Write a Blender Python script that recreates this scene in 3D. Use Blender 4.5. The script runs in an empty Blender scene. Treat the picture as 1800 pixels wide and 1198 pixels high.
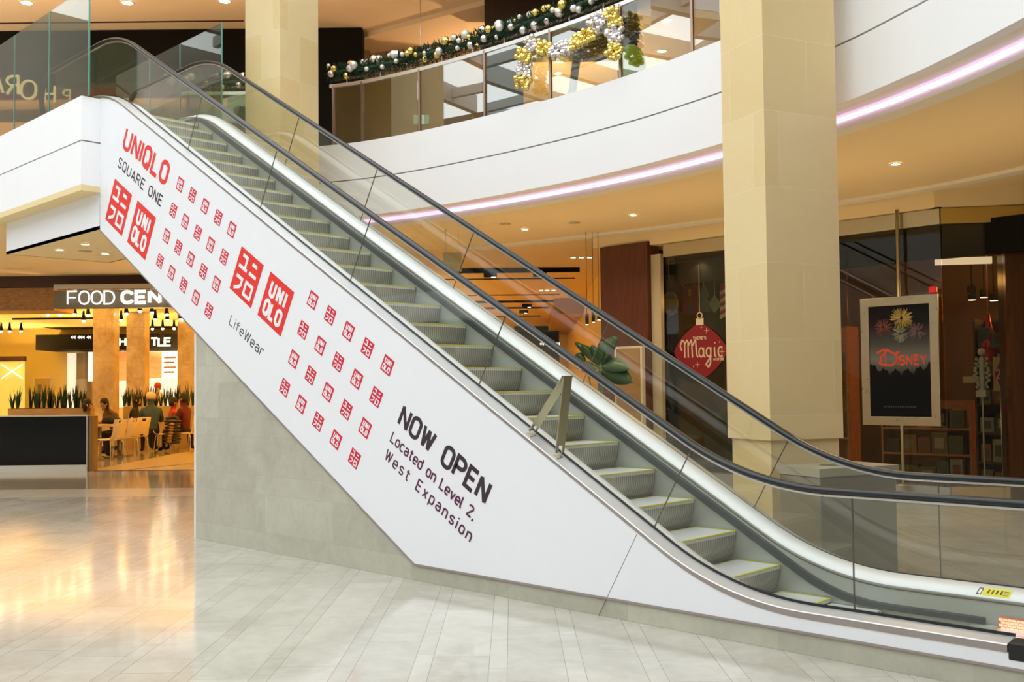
import bpy, bmesh, math, random
import numpy as np
from mathutils import Matrix, Vector
random.seed(7)
SC = bpy.context.scene
COL = SC.collection
# ------------------------------------------------------------------ camera
F_PX, PY = 1770.7, 617.417
CAM = np.array([4.46672, -5.88165, 1.69892])
ROT = np.array([[0.7175537, 0.033312, 0.6957061], [0.6964237, -0.0192197, -0.7173735], [-0.0105259, 0.9992602, -0.0369905]])
cam_data = bpy.data.cameras.new('camera')
cam_data.sensor_width = 36.0
cam_data.lens = F_PX / 1800 * 36.0
cam_data.shift_y = (PY - 599) / 1800
cam_data.clip_end = 300
cam = bpy.data.objects.new('camera', cam_data)
COL.objects.link(cam)
M4 = Matrix.Identity(4)
for i in range(3):
    for j in range(3):
        M4[i][j] = ROT[i][j]
    M4[i][3] = CAM[i]
cam.matrix_world = M4
SC.camera = cam
# ------------------------------------------------------------------ world, exposure
SC.view_settings.view_transform = 'Standard'
SC.view_settings.look = 'None'
SC.view_settings.gamma = 1.0
SC.view_settings.use_curve_mapping = False
SC.view_settings.exposure = 0.0
world = bpy.data.worlds.new('world')
SC.world = world
world.use_nodes = True
bg = world.node_tree.nodes['Background']
bg.inputs[0].default_value = (0.915, 0.965, 1.0, 1)
bg.inputs[1].default_value = 3.15
SC.cycles.transparent_max_bounces = 20

def light(name, kind, loc, energy, color=(1, 1, 1), size=0.2, rot=(0, 0, 0), size_y=None, spot=None, spread=None):
    d = bpy.data.lights.new(name, kind)
    d.energy = energy
    d.color = color
    if kind == 'AREA':
        d.size = size
        if size_y:
            d.shape = 'RECTANGLE'; d.size_y = size_y
        if spread: d.spread = spread
    else:
        d.shadow_soft_size = size
    if kind == 'SPOT':
        d.spot_size = spot or 2.0; d.spot_blend = 0.6
    o = bpy.data.objects.new(name, d)
    o.location = loc; o.rotation_euler = rot
    COL.objects.link(o)
    return o
AMBER = (1.0, 0.63, 0.17)
WARM = (1.0, 0.68, 0.36)

# ------------------------------------------------------------------ position helpers
def at(x, y, d):
    return CAM + d * (ROT @ np.array([(x - 900) / F_PX, -(y - PY) / F_PX, -1.0]))
def ony(x, y, Y):
    r = ROT @ np.array([(x - 900) / F_PX, -(y - PY) / F_PX, -1.0])
    return CAM + r * (Y - CAM[1]) / r[1]
E1 = np.array([0.7176, 0.6964]); E1 = E1 / np.linalg.norm(E1)     # across the mall hall, to the right
E2 = np.array([-E1[1], E1[0]])                                     # into the mall hall
HALL = math.atan2(E1[1], E1[0])
def G(px, D, py=690):
    p = at(px, py, D); return np.array([p[0], p[1]])
def Z(px, py, D):
    return at(px, py, D)[2]

# ------------------------------------------------------------------ mesh builder
class MB:
    def __init__(s):
        s.v = []; s.f = []; s.m = []; s.sm = []
    def add(s, vs, fs, mi=0, smooth=False):
        b = len(s.v)
        s.v += [tuple(float(c) for c in p) for p in vs]
        for f in fs:
            s.f.append(tuple(i + b for i in f)); s.m.append(mi); s.sm.append(smooth)
        return s
    def box(s, c, d, rz=0.0, mi=0, M=None):
        hx, hy, hz = d[0] / 2, d[1] / 2, d[2] / 2
        vs = [(x, y, z) for z in (-hz, hz) for x, y in ((-hx, -hy), (hx, -hy), (hx, hy), (-hx, hy))]
        if M is not None:
            vs = [tuple(M @ Vector(p)) for p in vs]
        cr, sr = math.cos(rz), math.sin(rz)
        vs = [(c[0] + x * cr - y * sr, c[1] + x * sr + y * cr, c[2] + z) for x, y, z in vs]
        return s.add(vs, [(3, 2, 1, 0), (4, 5, 6, 7), (0, 1, 5, 4), (1, 2, 6, 5), (2, 3, 7, 6), (3, 0, 4, 7)], mi)
    def box2(s, a, b, mi=0):
        return s.box([(a[i] + b[i]) / 2 for i in range(3)], [abs(b[i] - a[i]) for i in range(3)], 0, mi)
    def prism_y(s, pts, y0, y1, mi=0):           # polygon in x,z extruded along y
        n = len(pts)
        vs = [(x, y0, z) for x, z in pts] + [(x, y1, z) for x, z in pts]
        fs = [tuple(range(n)), tuple(range(2 * n - 1, n - 1, -1))]
        fs += [(i, i + n, (i + 1) % n + n, (i + 1) % n) for i in range(n)]
        return s.add(vs, fs, mi)
    def prism_z(s, pts, z0, z1, mi=0):           # polygon in x,y extruded along z
        n = len(pts)
        vs = [(x, y, z0) for x, y in pts] + [(x, y, z1) for x, y in pts]
        fs = [tuple(range(n - 1, -1, -1)), tuple(range(n, 2 * n))]
        fs += [(i, (i + 1) % n, (i + 1) % n + n, i + n) for i in range(n)]
        return s.add(vs, fs, mi)
    def rings(s, rings, closed=True, caps=True, mi=0, smooth=True):
        n = len(rings[0]); vs = [p for r in rings for p in r]; fs = []
        for k in range(len(rings) - 1):
            for i in range(n if closed else n - 1):
                j = (i + 1) % n
                fs.append((k * n + i, k * n + j, (k + 1) * n + j, (k + 1) * n + i))
        s.add(vs, fs, mi, smooth)
        if caps and closed:
            s.add(rings[0], [tuple(range(n - 1, -1, -1))], mi)
            s.add(rings[-1], [tuple(range(n))], mi)
        return s
    def tube(s, path, r, n=8, mi=0, caps=True, closed_path=False):
        P = [Vector(p) for p in path]; rs = r if isinstance(r, (list, tuple)) else [r] * len(P)
        out = []; up = Vector((0, 0, 1)); prev = None
        for i, p in enumerate(P):
            t = (P[min(i + 1, len(P) - 1)] - P[max(i - 1, 0)]).normalized()
            if prev is None:
                a = t.cross(up)
                if a.length < 1e-3: a = t.cross(Vector((1, 0, 0)))
                a.normalize()
            else:
                a = prev - t * prev.dot(t)
                if a.length < 1e-6: a = t.cross(up)
                a.normalize()
            prev = a; b = a.cross(t)
            out.append([tuple(p + (a * math.cos(q) + b * math.sin(q)) * rs[i]) for q in [2 * math.pi * k / n for k in range(n)]])
        return s.rings(out, True, caps, mi)
    def lathe(s, prof, c=(0, 0, 0), n=16, mi=0, sx=1, sy=1, rz=0, caps=True):
        cr, sr = math.cos(rz), math.sin(rz)
        R = []
        for r, z in prof:
            ring = []
            for k in range(n):
                q = 2 * math.pi * k / n
                x, y = r * math.cos(q) * sx, r * math.sin(q) * sy
                ring.append((c[0] + x * cr - y * sr, c[1] + x * sr + y * cr, c[2] + z))
            R.append(ring)
        return s.rings(R, True, caps, mi)
    def ball(s, c, r, n=10, m=7, mi=0, sq=(1, 1, 1)):
        prof = []
        for k in range(1, m):
            a = -math.pi / 2 + math.pi * k / m
            prof.append((math.cos(a) * r, math.sin(a) * r * sq[2]))
        R = [[(c[0] + q * math.cos(2 * math.pi * i / n) * sq[0], c[1] + q * math.sin(2 * math.pi * i / n) * sq[1], c[2] + z) for i in range(n)] for q, z in prof]
        b = len(s.v)
        s.rings(R, True, False, mi)
        vs = [(c[0], c[1], c[2] - r * sq[2])] + R[0]
        s.add(vs, [(0, (i + 1) % n + 1, i + 1) for i in range(n)], mi, True)
        vs = [(c[0], c[1], c[2] + r * sq[2])] + R[-1]
        s.add(vs, [(0, i + 1, (i + 1) % n + 1) for i in range(n)], mi, True)
        return s
    def build(s, name, mats, parent=None, bevel=0, fix=True, loc=None):
        me = bpy.data.meshes.new(name)
        me.from_pydata(s.v, [], s.f)
        if not isinstance(mats, (list, tuple)): mats = [mats]
        for m_ in mats: me.materials.append(m_)
        me.polygons.foreach_set('material_index', s.m)
        me.polygons.foreach_set('use_smooth', s.sm)
        if fix:
            bm = bmesh.new(); bm.from_mesh(me)
            bmesh.ops.remove_doubles(bm, verts=bm.verts, dist=1e-5)
            bmesh.ops.recalc_face_normals(bm, faces=bm.faces)
            bm.to_mesh(me); bm.free()
        o = bpy.data.objects.new(name, me)
        COL.objects.link(o)
        if loc is not None: o.location = loc
        if parent is not None: o.parent = parent
        if bevel:
            b = o.modifiers.new('bevel', 'BEVEL'); b.width = bevel; b.segments = 2; b.limit_method = 'ANGLE'
        return o
def box_obj(name, a, b, m, parent=None, bevel=0):
    return MB().box2(a, b).build(name, m, parent, bevel)
def tag(o, label=None, cat=None, group=None, kind=None):
    if label: o['label'] = label
    if cat: o['category'] = cat
    if group: o['group'] = group
    if kind: o['kind'] = kind
    return o
def empty(name, loc=(0, 0, 0), rz=0.0):
    o = bpy.data.objects.new(name, None)
    o.empty_display_size = 0.1
    o.location = [float(c) for c in loc]; o.rotation_euler = (0, 0, rz)
    COL.objects.link(o)
    return o
def struct(o): o['kind'] = 'structure'; return o
def copy_tree(o, parent=None):
    c = o.copy(); COL.objects.link(c)
    if parent is not None: c.parent = parent
    for ch in list(o.children): copy_tree(ch, c)
    return c

# ------------------------------------------------------------------ materials
class NT:
    def __init__(s, name):
        s.mat = bpy.data.materials.new(name); s.mat.use_nodes = True
        s.t = s.mat.node_tree; s.n = s.t.nodes; s.l = s.t.links
        s.bsdf = s.n['Principled BSDF']; s.out = s.n['Material Output']
    def node(s, typ, **kw):
        x = s.n.new(typ)
        for k, v in kw.items(): setattr(x, k, v)
        return x
    def inp(s, sock, v):
        if hasattr(v, 'is_output') or isinstance(v, bpy.types.NodeSocket): s.l.new(v, sock)
        else: sock.default_value = v
    def m(s, op, a, b=0.0, c=0.0):
        x = s.node('ShaderNodeMath', operation=op)
        s.inp(x.inputs[0], a); s.inp(x.inputs[1], b); s.inp(x.inputs[2], c)
        return x.outputs[0]
    def dot(s, vec, d):
        x = s.node('ShaderNodeVectorMath', operation='DOT_PRODUCT')
        s.l.new(vec, x.inputs[0]); x.inputs[1].default_value = d
        return x.outputs['Value']
    def mix(s, f, a, b):
        x = s.node('ShaderNodeMix', data_type='RGBA')
        s.inp(x.inputs[0], f); s.inp(x.inputs[6], a); s.inp(x.inputs[7], b)
        return x.outputs[2]
    def coord(s, which='Object'):
        return s.node('ShaderNodeTexCoord').outputs[which]
    def noise(s, vec, scale, detail=3, rough=.5, dist=0.0):
        x = s.node('ShaderNodeTexNoise')
        s.l.new(vec, x.inputs['Vector']); x.inputs['Scale'].default_value = scale
        x.inputs['Detail'].default_value = detail; x.inputs['Roughness'].default_value = rough
        x.inputs['Distortion'].default_value = dist
        return x.outputs['Fac']
    def white(s, w):
        x = s.node('ShaderNodeTexWhiteNoise', noise_dimensions='1D')
        s.inp(x.inputs['W'], w); return x.outputs['Value']
    def ramp(s, f, a, b):
        x = s.node('ShaderNodeMapRange'); s.inp(x.inputs[0], f)
        x.inputs[1].default_value = a; x.inputs[2].default_value = b
        return x.outputs[0]
def c4(c): return (c[0], c[1], c[2], 1)
def plain(name, col, rough=.5, metal=0.0, var=0.06, scale=6.0, spec=None, emit=None, estr=0.0, coat=0.0):
    t = NT(name); b = t.bsdf
    if var:
        n = t.noise(t.coord(), scale, 2)
        t.l.new(t.mix(n, c4([max(0, x * (1 - var)) for x in col]), c4([min(1, x * (1 + var)) for x in col])), b.inputs['Base Color'])
    else:
        b.inputs['Base Color'].default_value = c4(col)
    b.inputs['Roughness'].default_value = rough
    b.inputs['Metallic'].default_value = metal
    if spec is not None: b.inputs['Specular IOR Level'].default_value = spec
    if coat: b.inputs['Coat Weight'].default_value = coat
    if emit:
        b.inputs['Emission Color'].default_value = c4(emit); b.inputs['Emission Strength'].default_value = estr
    return t.mat
def brushed(name, col, rough=.3, axis=(1, 40, 40), amt=.12):
    t = NT(name); b = t.bsdf
    mp = t.node('ShaderNodeMapping'); t.l.new(t.coord(), mp.inputs[0]); mp.inputs['Scale'].default_value = axis
    n = t.noise(mp.outputs[0], 4.0, 3)
    t.l.new(t.mix(n, c4([x * (1 - amt) for x in col]), c4([min(1, x * (1 + amt)) for x in col])), b.inputs['Base Color'])
    b.inputs['Metallic'].default_value = 1.0
    t.l.new(t.m('MULTIPLY_ADD', n, .16, rough - .08), b.inputs['Roughness'])
    return t.mat
def glass(name, tint, refl=.04, rcol=(1, 1, 1)):
    t = NT(name)
    t.n.remove(t.bsdf)
    lw = t.node('ShaderNodeLayerWeight'); lw.inputs[0].default_value = .5
    p = t.m('POWER', lw.outputs['Facing'], 4.0)
    fac = t.m('MULTIPLY_ADD', p, .9, refl)
    tr = t.node('ShaderNodeBsdfTransparent'); tr.inputs[0].default_value = c4(tint)
    gl = t.node('ShaderNodeBsdfGlossy'); gl.inputs['Roughness'].default_value = 0.0; gl.inputs['Color'].default_value = c4(rcol)
    mx = t.node('ShaderNodeMixShader')
    t.l.new(fac, mx.inputs[0]); t.l.new(tr.outputs[0], mx.inputs[1]); t.l.new(gl.outputs[0], mx.inputs[2])
    t.l.new(mx.outputs[0], t.out.inputs[0])
    return t.mat
def emitter(name, col, s):
    return plain(name, (.8, .8, .8), .5, 0, 0, emit=col, estr=s)
def tiles(name, A, B, pb, sub, la, col, col2, jcol, jw=.004, rough=.3, vein=.5, vscale=1.5, tvar=.5, bands=None, joint=1.0):
    t = NT(name); P = t.coord()
    a = t.dot(P, A); b = t.dot(P, B)
    bp = t.m('DIVIDE', b, pb); bi = t.m('FLOOR', bp); bf = t.m('MULTIPLY', t.m('FRACT', bp), pb)
    st = t.m('GREATER_THAN', bf, sub)
    row = t.m('MULTIPLY_ADD', bi, 2.0, st)
    j1 = t.m('LESS_THAN', bf, jw)
    j2 = t.m('LESS_THAN', t.m('ABSOLUTE', t.m('SUBTRACT', bf, sub)), jw * .5)
    ap = t.m('ADD', t.m('DIVIDE', a, la), t.m('MULTIPLY', t.white(row), 7.0))
    ai = t.m('FLOOR', ap); af = t.m('MULTIPLY', t.m('FRACT', ap), la)
    j3 = t.m('LESS_THAN', af, jw)
    j = t.m('MAXIMUM', t.m('MAXIMUM', j1, j2), j3)
    wid = t.white(t.m('MULTIPLY_ADD', row, 17.31, ai))
    n = t.noise(P, vscale, 6, .62, .8)
    n2 = t.noise(P, vscale * 7, 4, .6, .3)
    mixf = t.m('ADD', t.m('MULTIPLY', wid, tvar), t.m('MULTIPLY', t.ramp(t.m('MULTIPLY_ADD', n2, .4, n), .5, .95), vein))
    c = t.mix(t.m('MINIMUM', mixf, 1.0), c4(col), c4(col2))
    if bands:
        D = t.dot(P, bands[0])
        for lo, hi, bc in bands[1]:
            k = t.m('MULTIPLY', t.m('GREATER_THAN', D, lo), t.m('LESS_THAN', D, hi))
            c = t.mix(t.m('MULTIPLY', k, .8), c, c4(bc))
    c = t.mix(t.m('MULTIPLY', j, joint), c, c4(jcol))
    t.l.new(c, t.bsdf.inputs['Base Color'])
    t.l.new(t.m('MULTIPLY_ADD', n, .06, rough - .03), t.bsdf.inputs['Roughness'])
    return t.mat
def wood(name, c1, c2, axis, rough=.4, scale=3):
    t = NT(name)
    mp = t.node('ShaderNodeMapping'); t.l.new(t.coord(), mp.inputs[0]); mp.inputs['Scale'].default_value = axis
    n = t.noise(mp.outputs[0], scale, 5, .6, .6)
    t.l.new(t.mix(t.ramp(n, .3, .7), c4(c1), c4(c2)), t.bsdf.inputs['Base Color'])
    t.bsdf.inputs['Roughness'].default_value = rough
    return t.mat
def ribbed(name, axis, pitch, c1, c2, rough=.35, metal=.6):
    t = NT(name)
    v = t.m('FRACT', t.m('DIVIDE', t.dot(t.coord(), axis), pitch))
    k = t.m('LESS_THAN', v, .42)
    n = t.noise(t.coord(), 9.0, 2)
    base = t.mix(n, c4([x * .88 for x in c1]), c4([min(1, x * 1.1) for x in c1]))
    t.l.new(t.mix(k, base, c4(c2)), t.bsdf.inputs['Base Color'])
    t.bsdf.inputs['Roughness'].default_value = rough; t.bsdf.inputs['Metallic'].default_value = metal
    return t.mat

DV = (float(E2[0]), float(E2[1]), 0.0); LV = (float(E1[0]), float(E1[1]), 0.0)
camD = float(CAM[0] * E2[0] + CAM[1] * E2[1])
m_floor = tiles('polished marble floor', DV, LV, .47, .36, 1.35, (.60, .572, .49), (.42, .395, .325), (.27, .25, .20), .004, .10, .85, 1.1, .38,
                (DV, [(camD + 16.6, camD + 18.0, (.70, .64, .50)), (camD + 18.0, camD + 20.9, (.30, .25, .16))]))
m_stone = tiles('pale limestone cladding', (1, 1, 0), (0, 0, 1), .6, .2, 1.22, (.57, .555, .45), (.37, .355, .275), (.38, .365, .29), .003, .45, .55, 2.6, .36)
m_pillar = tiles('cream honed limestone', (1, 1, 0), (0, 0, 1), 1.42, .71, .95, (.84, .665, .37), (.74, .555, .25), (.86, .75, .52), .005, .42, .28, 2.5, .55, joint=.75)
m_marble = tiles('veined amber marble', (1, 1, 0), (0, 0, 1), 2.6, 1.3, 1.6, (.80, .66, .40), (.46, .30, .12), (.42, .28, .12), .006, .3, 1.0, 1.2, .1)
m_white = plain('white vinyl wrap', (.86, .87, .90), .32, 0, .01)
m_paint = plain('white painted plaster', (.92, .92, .93), .55, 0, .015, 2)
m_groove = plain('shadow groove', (.30, .29, .30), .8, 0, 0)
m_ceil = plain('cream ceiling paint', (.82, .66, .36), .85, 0, .02, 1.0)
m_ceil_hall = plain('hall ceiling paint', (.90, .80, .55), .85, 0, .02, 1.0)
m_peach = plain('peach ceiling paint', (.88, .70, .48), .85, 0, .02, 1.0)
m_beige = plain('beige trim paint', (.80, .76, .62), .7, 0, .02)
m_steel = brushed('brushed stainless steel', (.62, .60, .57), .30, (2, 40, 2))
m_deck = plain('polished aluminium decking', (.92, .94, .97), .55, .05, .015)
m_deck_dim = plain('satin aluminium decking', (.62, .62, .62), .40, .55, .03)
m_trim = brushed('bronze edge trim', (.48, .43, .42), .4, (1, 30, 1), .06)
m_skirt = plain('satin skirt panel', (.46, .49, .45), .38, .45, .06, 3)
m_brass = brushed('brushed brass steel', (.56, .52, .36), .33, (40, 40, 2), .10)
m_black = plain('black rubber', (.010, .012, .011), .30, 0, .1, 8)
m_brush = plain('dark green skirt brush', (.010, .022, .024), .5, 0, .2, 20)
m_seal = plain('dark joint seal', (.10, .08, .06), .6, 0, 0)
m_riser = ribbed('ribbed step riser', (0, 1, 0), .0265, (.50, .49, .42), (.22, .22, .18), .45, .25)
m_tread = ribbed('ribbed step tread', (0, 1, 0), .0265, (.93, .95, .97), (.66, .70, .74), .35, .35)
m_yellow = plain('yellow step paint', (.62, .58, .08), .5, 0, .05)
m_glass = glass('clear balustrade glass', (.945, .955, .92), .05)
m_glass_bal = glass('tinted balustrade glass', (.66, .70, .62), .17)
m_glass_tall = glass('green edged barrier glass', (.62, .64, .50), .015)
m_glass_edge = plain('green glass edge', (.10, .32, .26), .2, 0, 0)
m_glass_shop = glass('shop window glass', (.80, .81, .77), .035)
m_red = plain('red print', (.80, .030, .022), .45, 0, 0)
m_red2 = plain('crimson print', (.66, .012, .045), .45, 0, 0)
m_wprint = plain('white print', (.88, .88, .90), .45, 0, 0)
m_dark_print = plain('charcoal print', (.035, .018, .030), .45, 0, 0)
m_purple_print = plain('plum print', (.10, .012, .06), .45, 0, 0)
m_lilac = emitter('lilac cove light', (.76, .50, 1.0), 1.5)
m_lamp = emitter('warm lamp lens', (1, .80, .55), 14)
m_lamp_w = emitter('white lamp lens', (1, .94, .85), 12)
m_orange = emitter('orange comb light', (1.0, .24, .02), 1.15)
m_dark = plain('black panel', (.006, .006, .005), .08, 0, 0, spec=.25)
m_matblack = plain('matt black paint', (.006, .005, .004), .7, 0, 0, spec=.15)
m_brown = wood('dark red wood', (.125, .030, .008), (.070, .016, .005), (8, 8, .6), .35)
m_darkwood = wood('dark brown wood', (.050, .022, .008), (.028, .012, .005), (8, 8, .6), .4)
m_header = plain('dark brown header', (.060, .018, .008), .5, 0, .1)
m_tanwood = wood('tan wood ledge', (.55, .36, .14), (.40, .24, .08), (1, 1, 8), .4)
m_yellowwall = plain('yellow wall paint', (.82, .62, .22), .8, 0, .03, 1)
m_cream = plain('cream wall paint', (.84, .72, .48), .8, 0, .03, 1)
m_signgrey = plain('olive grey sign board', (.20, .17, .11), .5, 0, .04)
m_letter = emitter('lit white letters', (1, .97, .9), 1.6)
m_bright = emitter('lit kitchen backdrop', (1, .88, .72), .75)
m_menu = emitter('lit menu panel', (1, .97, .88), 1.0)
m_menu_red = emitter('lit red menu panel', (.9, .10, .03), .55)
m_silver = plain('silver bauble', (.86, .83, .85), .10, 1.0, 0)
m_gold = plain('gold bauble', (.90, .72, .22), .12, 1.0, 0)
m_pearl = plain('pearl bauble', (.80, .78, .70), .25, .4, 0)
m_fir = plain('fir needles', (.018, .055, .022), .7, 0, .4, 30)
m_leaf = plain('dark glossy leaf', (.025, .085, .035), .30, 0, .3, 10)
m_leaf_s = plain('pale leaf underside', (.10, .20, .12), .35, 0, .3, 10)
m_snake = plain('planter leaf', (.020, .055, .020), .5, 0, .35, 10)
m_chrome = plain('chrome tube', (.70, .62, .50), .2, 1.0, 0)
m_chair = plain('cream moulded plywood', (.85, .70, .42), .4, 0, .05)
m_table = plain('light wood table top', (.62, .44, .22), .35, 0, .1)
m_skin = plain('skin', (.50, .27, .15), .55, 0, .05)
m_bin = brushed('satin metal bin', (.42, .44, .42), .4, (2, 2, 30), .08)
m_poster = plain('poster print', (.02, .02, .022), .25, 0, 0)

# ================================================================== SETTING
def catmull(P, n=8):
    P = [np.array(p, float) for p in P]; out = []
    Q = [2 * P[0] - P[1]] + P + [2 * P[-1] - P[-2]]
    for i in range(1, len(Q) - 2):
        for k in range(n):
            t = k / n; a, b, c, d = Q[i - 1], Q[i], Q[i + 1], Q[i + 2]
            out.append(.5 * ((2 * b) + (c - a) * t + (2 * a - 5 * b + 4 * c - d) * t * t + (3 * b - a - 3 * c + d) * t ** 3))
    out.append(P[-1]); return out
EDGE = catmull([(-11.3, 1.75), (-10.9, 2.35), (-10.2, 3.05), (-9.2, 3.67), (-8.35, 4.03), (-7.2, 4.26), (-6.0, 4.38), (-4.9, 4.42), (-3.9, 4.40),
                (-2.9, 4.30), (-1.81, 4.09), (-.9, 3.85), (.03, 3.50), (.6, 3.22), (1.14, 2.92), (1.97, 2.36), (2.8, 1.70), (3.9, .6), (5.2, -1.2), (7, -4), (8.5, -8), (9, -14), (9, -22)], 6)
def offset(P, d):                     # + = into the slab
    out = []
    for i, p in enumerate(P):
        t = P[min(i + 1, len(P) - 1)] - P[max(i - 1, 0)]; t = t / np.linalg.norm(t)
        out.append(p + d * np.array([-t[1], t[0]]))
    return out
OUTER = [(16, -22), (16, 46), (-50, 46), (-50, -.26), (-9, -.26), (-9, 1.72)]
def slab_poly(d):
    return [tuple(p) for p in offset(EDGE, d)] + OUTER
def sheet(name, poly, z0, z1, m):
    return struct(MB().prism_z(poly, z0, z1).build(name, m))
f = MB().box2((-50, -22, -.2), (16, 46, 0)); struct(f.build('floor', m_floor))
sheet('ceiling_concourse', slab_poly(.52), 4.42, 4.50, m_ceil)
up = [tuple(p) for p in offset(EDGE, .13)] + [(16, -22), (16, 46), (-50, 46), (-50, -.15), (-9.11, -.15), (-9.11, 1.72)]
sheet('floor_upper', up, 5.40, 5.60, plain('upper floor stone', (.62, .55, .42), .25, 0, .1))
sheet('ceiling_upper', slab_poly(.2), 9.0, 9.15, m_peach)
sheet('ceiling_roof_band', slab_poly(.0), 9.16, 11.2, m_paint)
def ribbon_wall(name, path, d0, d1, z0, z1, m, mi=0):
    a = offset(path, d0); b = offset(path, d1)
    r = [[(p[0], p[1], z0), (q[0], q[1], z0), (q[0], q[1], z1), (p[0], p[1], z1)] for p, q in zip(a, b)]
    return struct(MB().rings(r, True, True, 0, False).build(name, m))
ribbon_wall('trim_1', EDGE, 0, .12, 4.5, 5.085, m_paint)
ribbon_wall('trim_2', EDGE, 0, .12, 5.105, 5.70, m_paint)
ribbon_wall('trim_3', EDGE, .02, .12, 5.085, 5.105, m_groove)
ribbon_wall('ceiling_cove', EDGE, .12, .42, 4.52, 4.56, m_beige)
ribbon_wall('trim_4', EDGE, .40, .62, 4.385, 4.53, m_beige)
cove = offset(EDGE, .375)[18:]
lt = MB().tube([(p[0], p[1], 4.478) for p in cove], .028, 8).build('cove_light_strip', m_lilac)
tag(lt, 'lilac light strip running under the curved white balcony edge', 'light')
# left balcony edge beside the escalator head
b = MB().box2((-50, -.26, 4.5), (-9.0, -.14, 5.085)).box2((-50, -.26, 5.105), (-9.0, -.14, 5.70)).box2((-50, -.24, 5.085), (-9.02, -.14, 5.105), 1)
b.box2((-9.12, -.14, 4.5), (-9.0, 0.0, 5.085)).box2((-9.12, -.14, 5.105), (-9.0, 0.0, 5.70)).box2((-9.12, -.14, 5.085), (-9.02, 0, 5.105), 1)
b.box2((-50, -.14, 4.5), (-9.12, 0.25, 4.54))
struct(b.build('trim_5', [m_paint, m_groove]))
b = MB().box2((-12.46, 0, 3.93), (-9.02, 1.67, 3.97), 1).box2((-12.46, 0, 3.93), (-9.02, .03, 4.5)).box2((-12.46, 1.64, 3.93), (-9.02, 1.67, 4.5)).box2((-12.46, 0.03, 3.93), (-12.43, 1.64, 4.5))
struct(b.build('trim_6', [m_white, m_ceil]))
# stone wall and plinth that carry the escalator
b = MB().prism_y([(-6.39, 0), (-1.0, 0), (-1.0, .146), (-2.48, .146), (-6.39, 2.40)], .012, 1.64).prism_y([(-1.0, 0), (3.6, 0), (3.6, .146), (-1.0, .146)], .012, .28)
struct(b.build('wall_plinth', m_stone))
struct(MB().box2((-6.43, .0, 0), (-6.39, 1.64, 2.39)).build('trim_7', plain('pale wall end bead', (.80, .76, .66), .4, 0, 0)))

# shell behind and beside the camera: shops, balcony and glazed roof of the atrium
m_far = plain('far shop wall', (.42, .38, .33), .7, 0, .2, .3)
struct(MB().box2((-30, -22.4, 0), (16, -22.0, 9.6)).build('wall_rear', m_far))
struct(MB().box2((-30, -22.0, 4.5), (9, -21.0, 5.7)).build('trim_8', m_paint))
struct(MB().box2((-30.4, -22, 0), (-30, -.3, 14.6)).build('wall_left', m_far))
struct(MB().box2((-30, -22.4, 9.6), (-9, -22.0, 14.6)).build('wall_rear_upper', plain('dark upper rear wall', (.10, .09, .08), .6, 0, .2, .3)))
struct(MB().box2((15.6, -22, 0), (16, 46, 9)).build('wall_right', m_far))
rf = MB()
for x in range(-28, 12, 4): rf.box2((x - .16, -22, 14.6), (x + .16, 5.5, 15.4))
for y in range(-20, 6, 5): rf.box2((-30, y - .12, 14.8), (12, y + .12, 15.2))
for x in (-8.4, -5.6, -2.8, 0, 2.8, 5.6, 8.4, 11.2): rf.box2((x - .35, -22.4, 9.6), (x + .35, -21.9, 14.6))
rf.box2((-9, -22.4, 12.6), (16, -21.9, 13.4))
struct(rf.build('ceiling_skylight', plain('grey roof beam', (.40, .40, .38), .6, 0, 0)))

# ---------------- camera-independent hall frame helpers
def cbox(mb, D0, D1, px0, px1, z0, z1, mi=0):
    """box standing square to the hall axis; near face at depth D0 spans px0..px1"""
    a = G(px0, D0); b2 = G(px1, D0)
    L0 = a @ E1; L1 = b2 @ E1; d0 = ((a + b2) / 2) @ E2; d1 = d0 + (D1 - D0)
    c = E1 * (L0 + L1) / 2 + E2 * (d0 + d1) / 2
    mb.box((c[0], c[1], (z0 + z1) / 2), (L1 - L0, D1 - D0, z1 - z0), HALL, mi)
    return mb
# hall: back wall, side wall, header
struct(cbox(MB(), 43.0, 43.3, -700, 1500, 0, 4.42).build('wall_back', m_yellowwall))
struct(cbox(MB(), 23.2, 23.5, -560, 420, 4.17, 4.42).build('trim_9', m_header))
struct(cbox(MB(), 22.4, 42.9, -1100, -1060, 0, 4.41).build('wall_hall_left', m_cream))
hw = MB()
p0 = np.array([-6.95, 8.75]); p1 = G(1000, 42.5)
dv = (p1 - p0) / np.linalg.norm(p1 - p0); nv = np.array([dv[1], -dv[0]])
q = [p0, p1, p1 + nv * .2, p0 + nv * .2]
hw.prism_z([tuple(x) for x in q], 0, 4.42)
struct(hw.build('wall_hall_right', m_yellowwall))
q = [p0 + dv * 12 - nv * .03, p1 - nv * .03, p1 - nv * .9, p0 + dv * 12 - nv * .9]
struct(MB().prism_z([tuple(x) for x in q], 3.95, 4.415).build('trim_10', plain('brown bulkhead', (.42, .25, .09), .7, 0, .05)))
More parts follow.
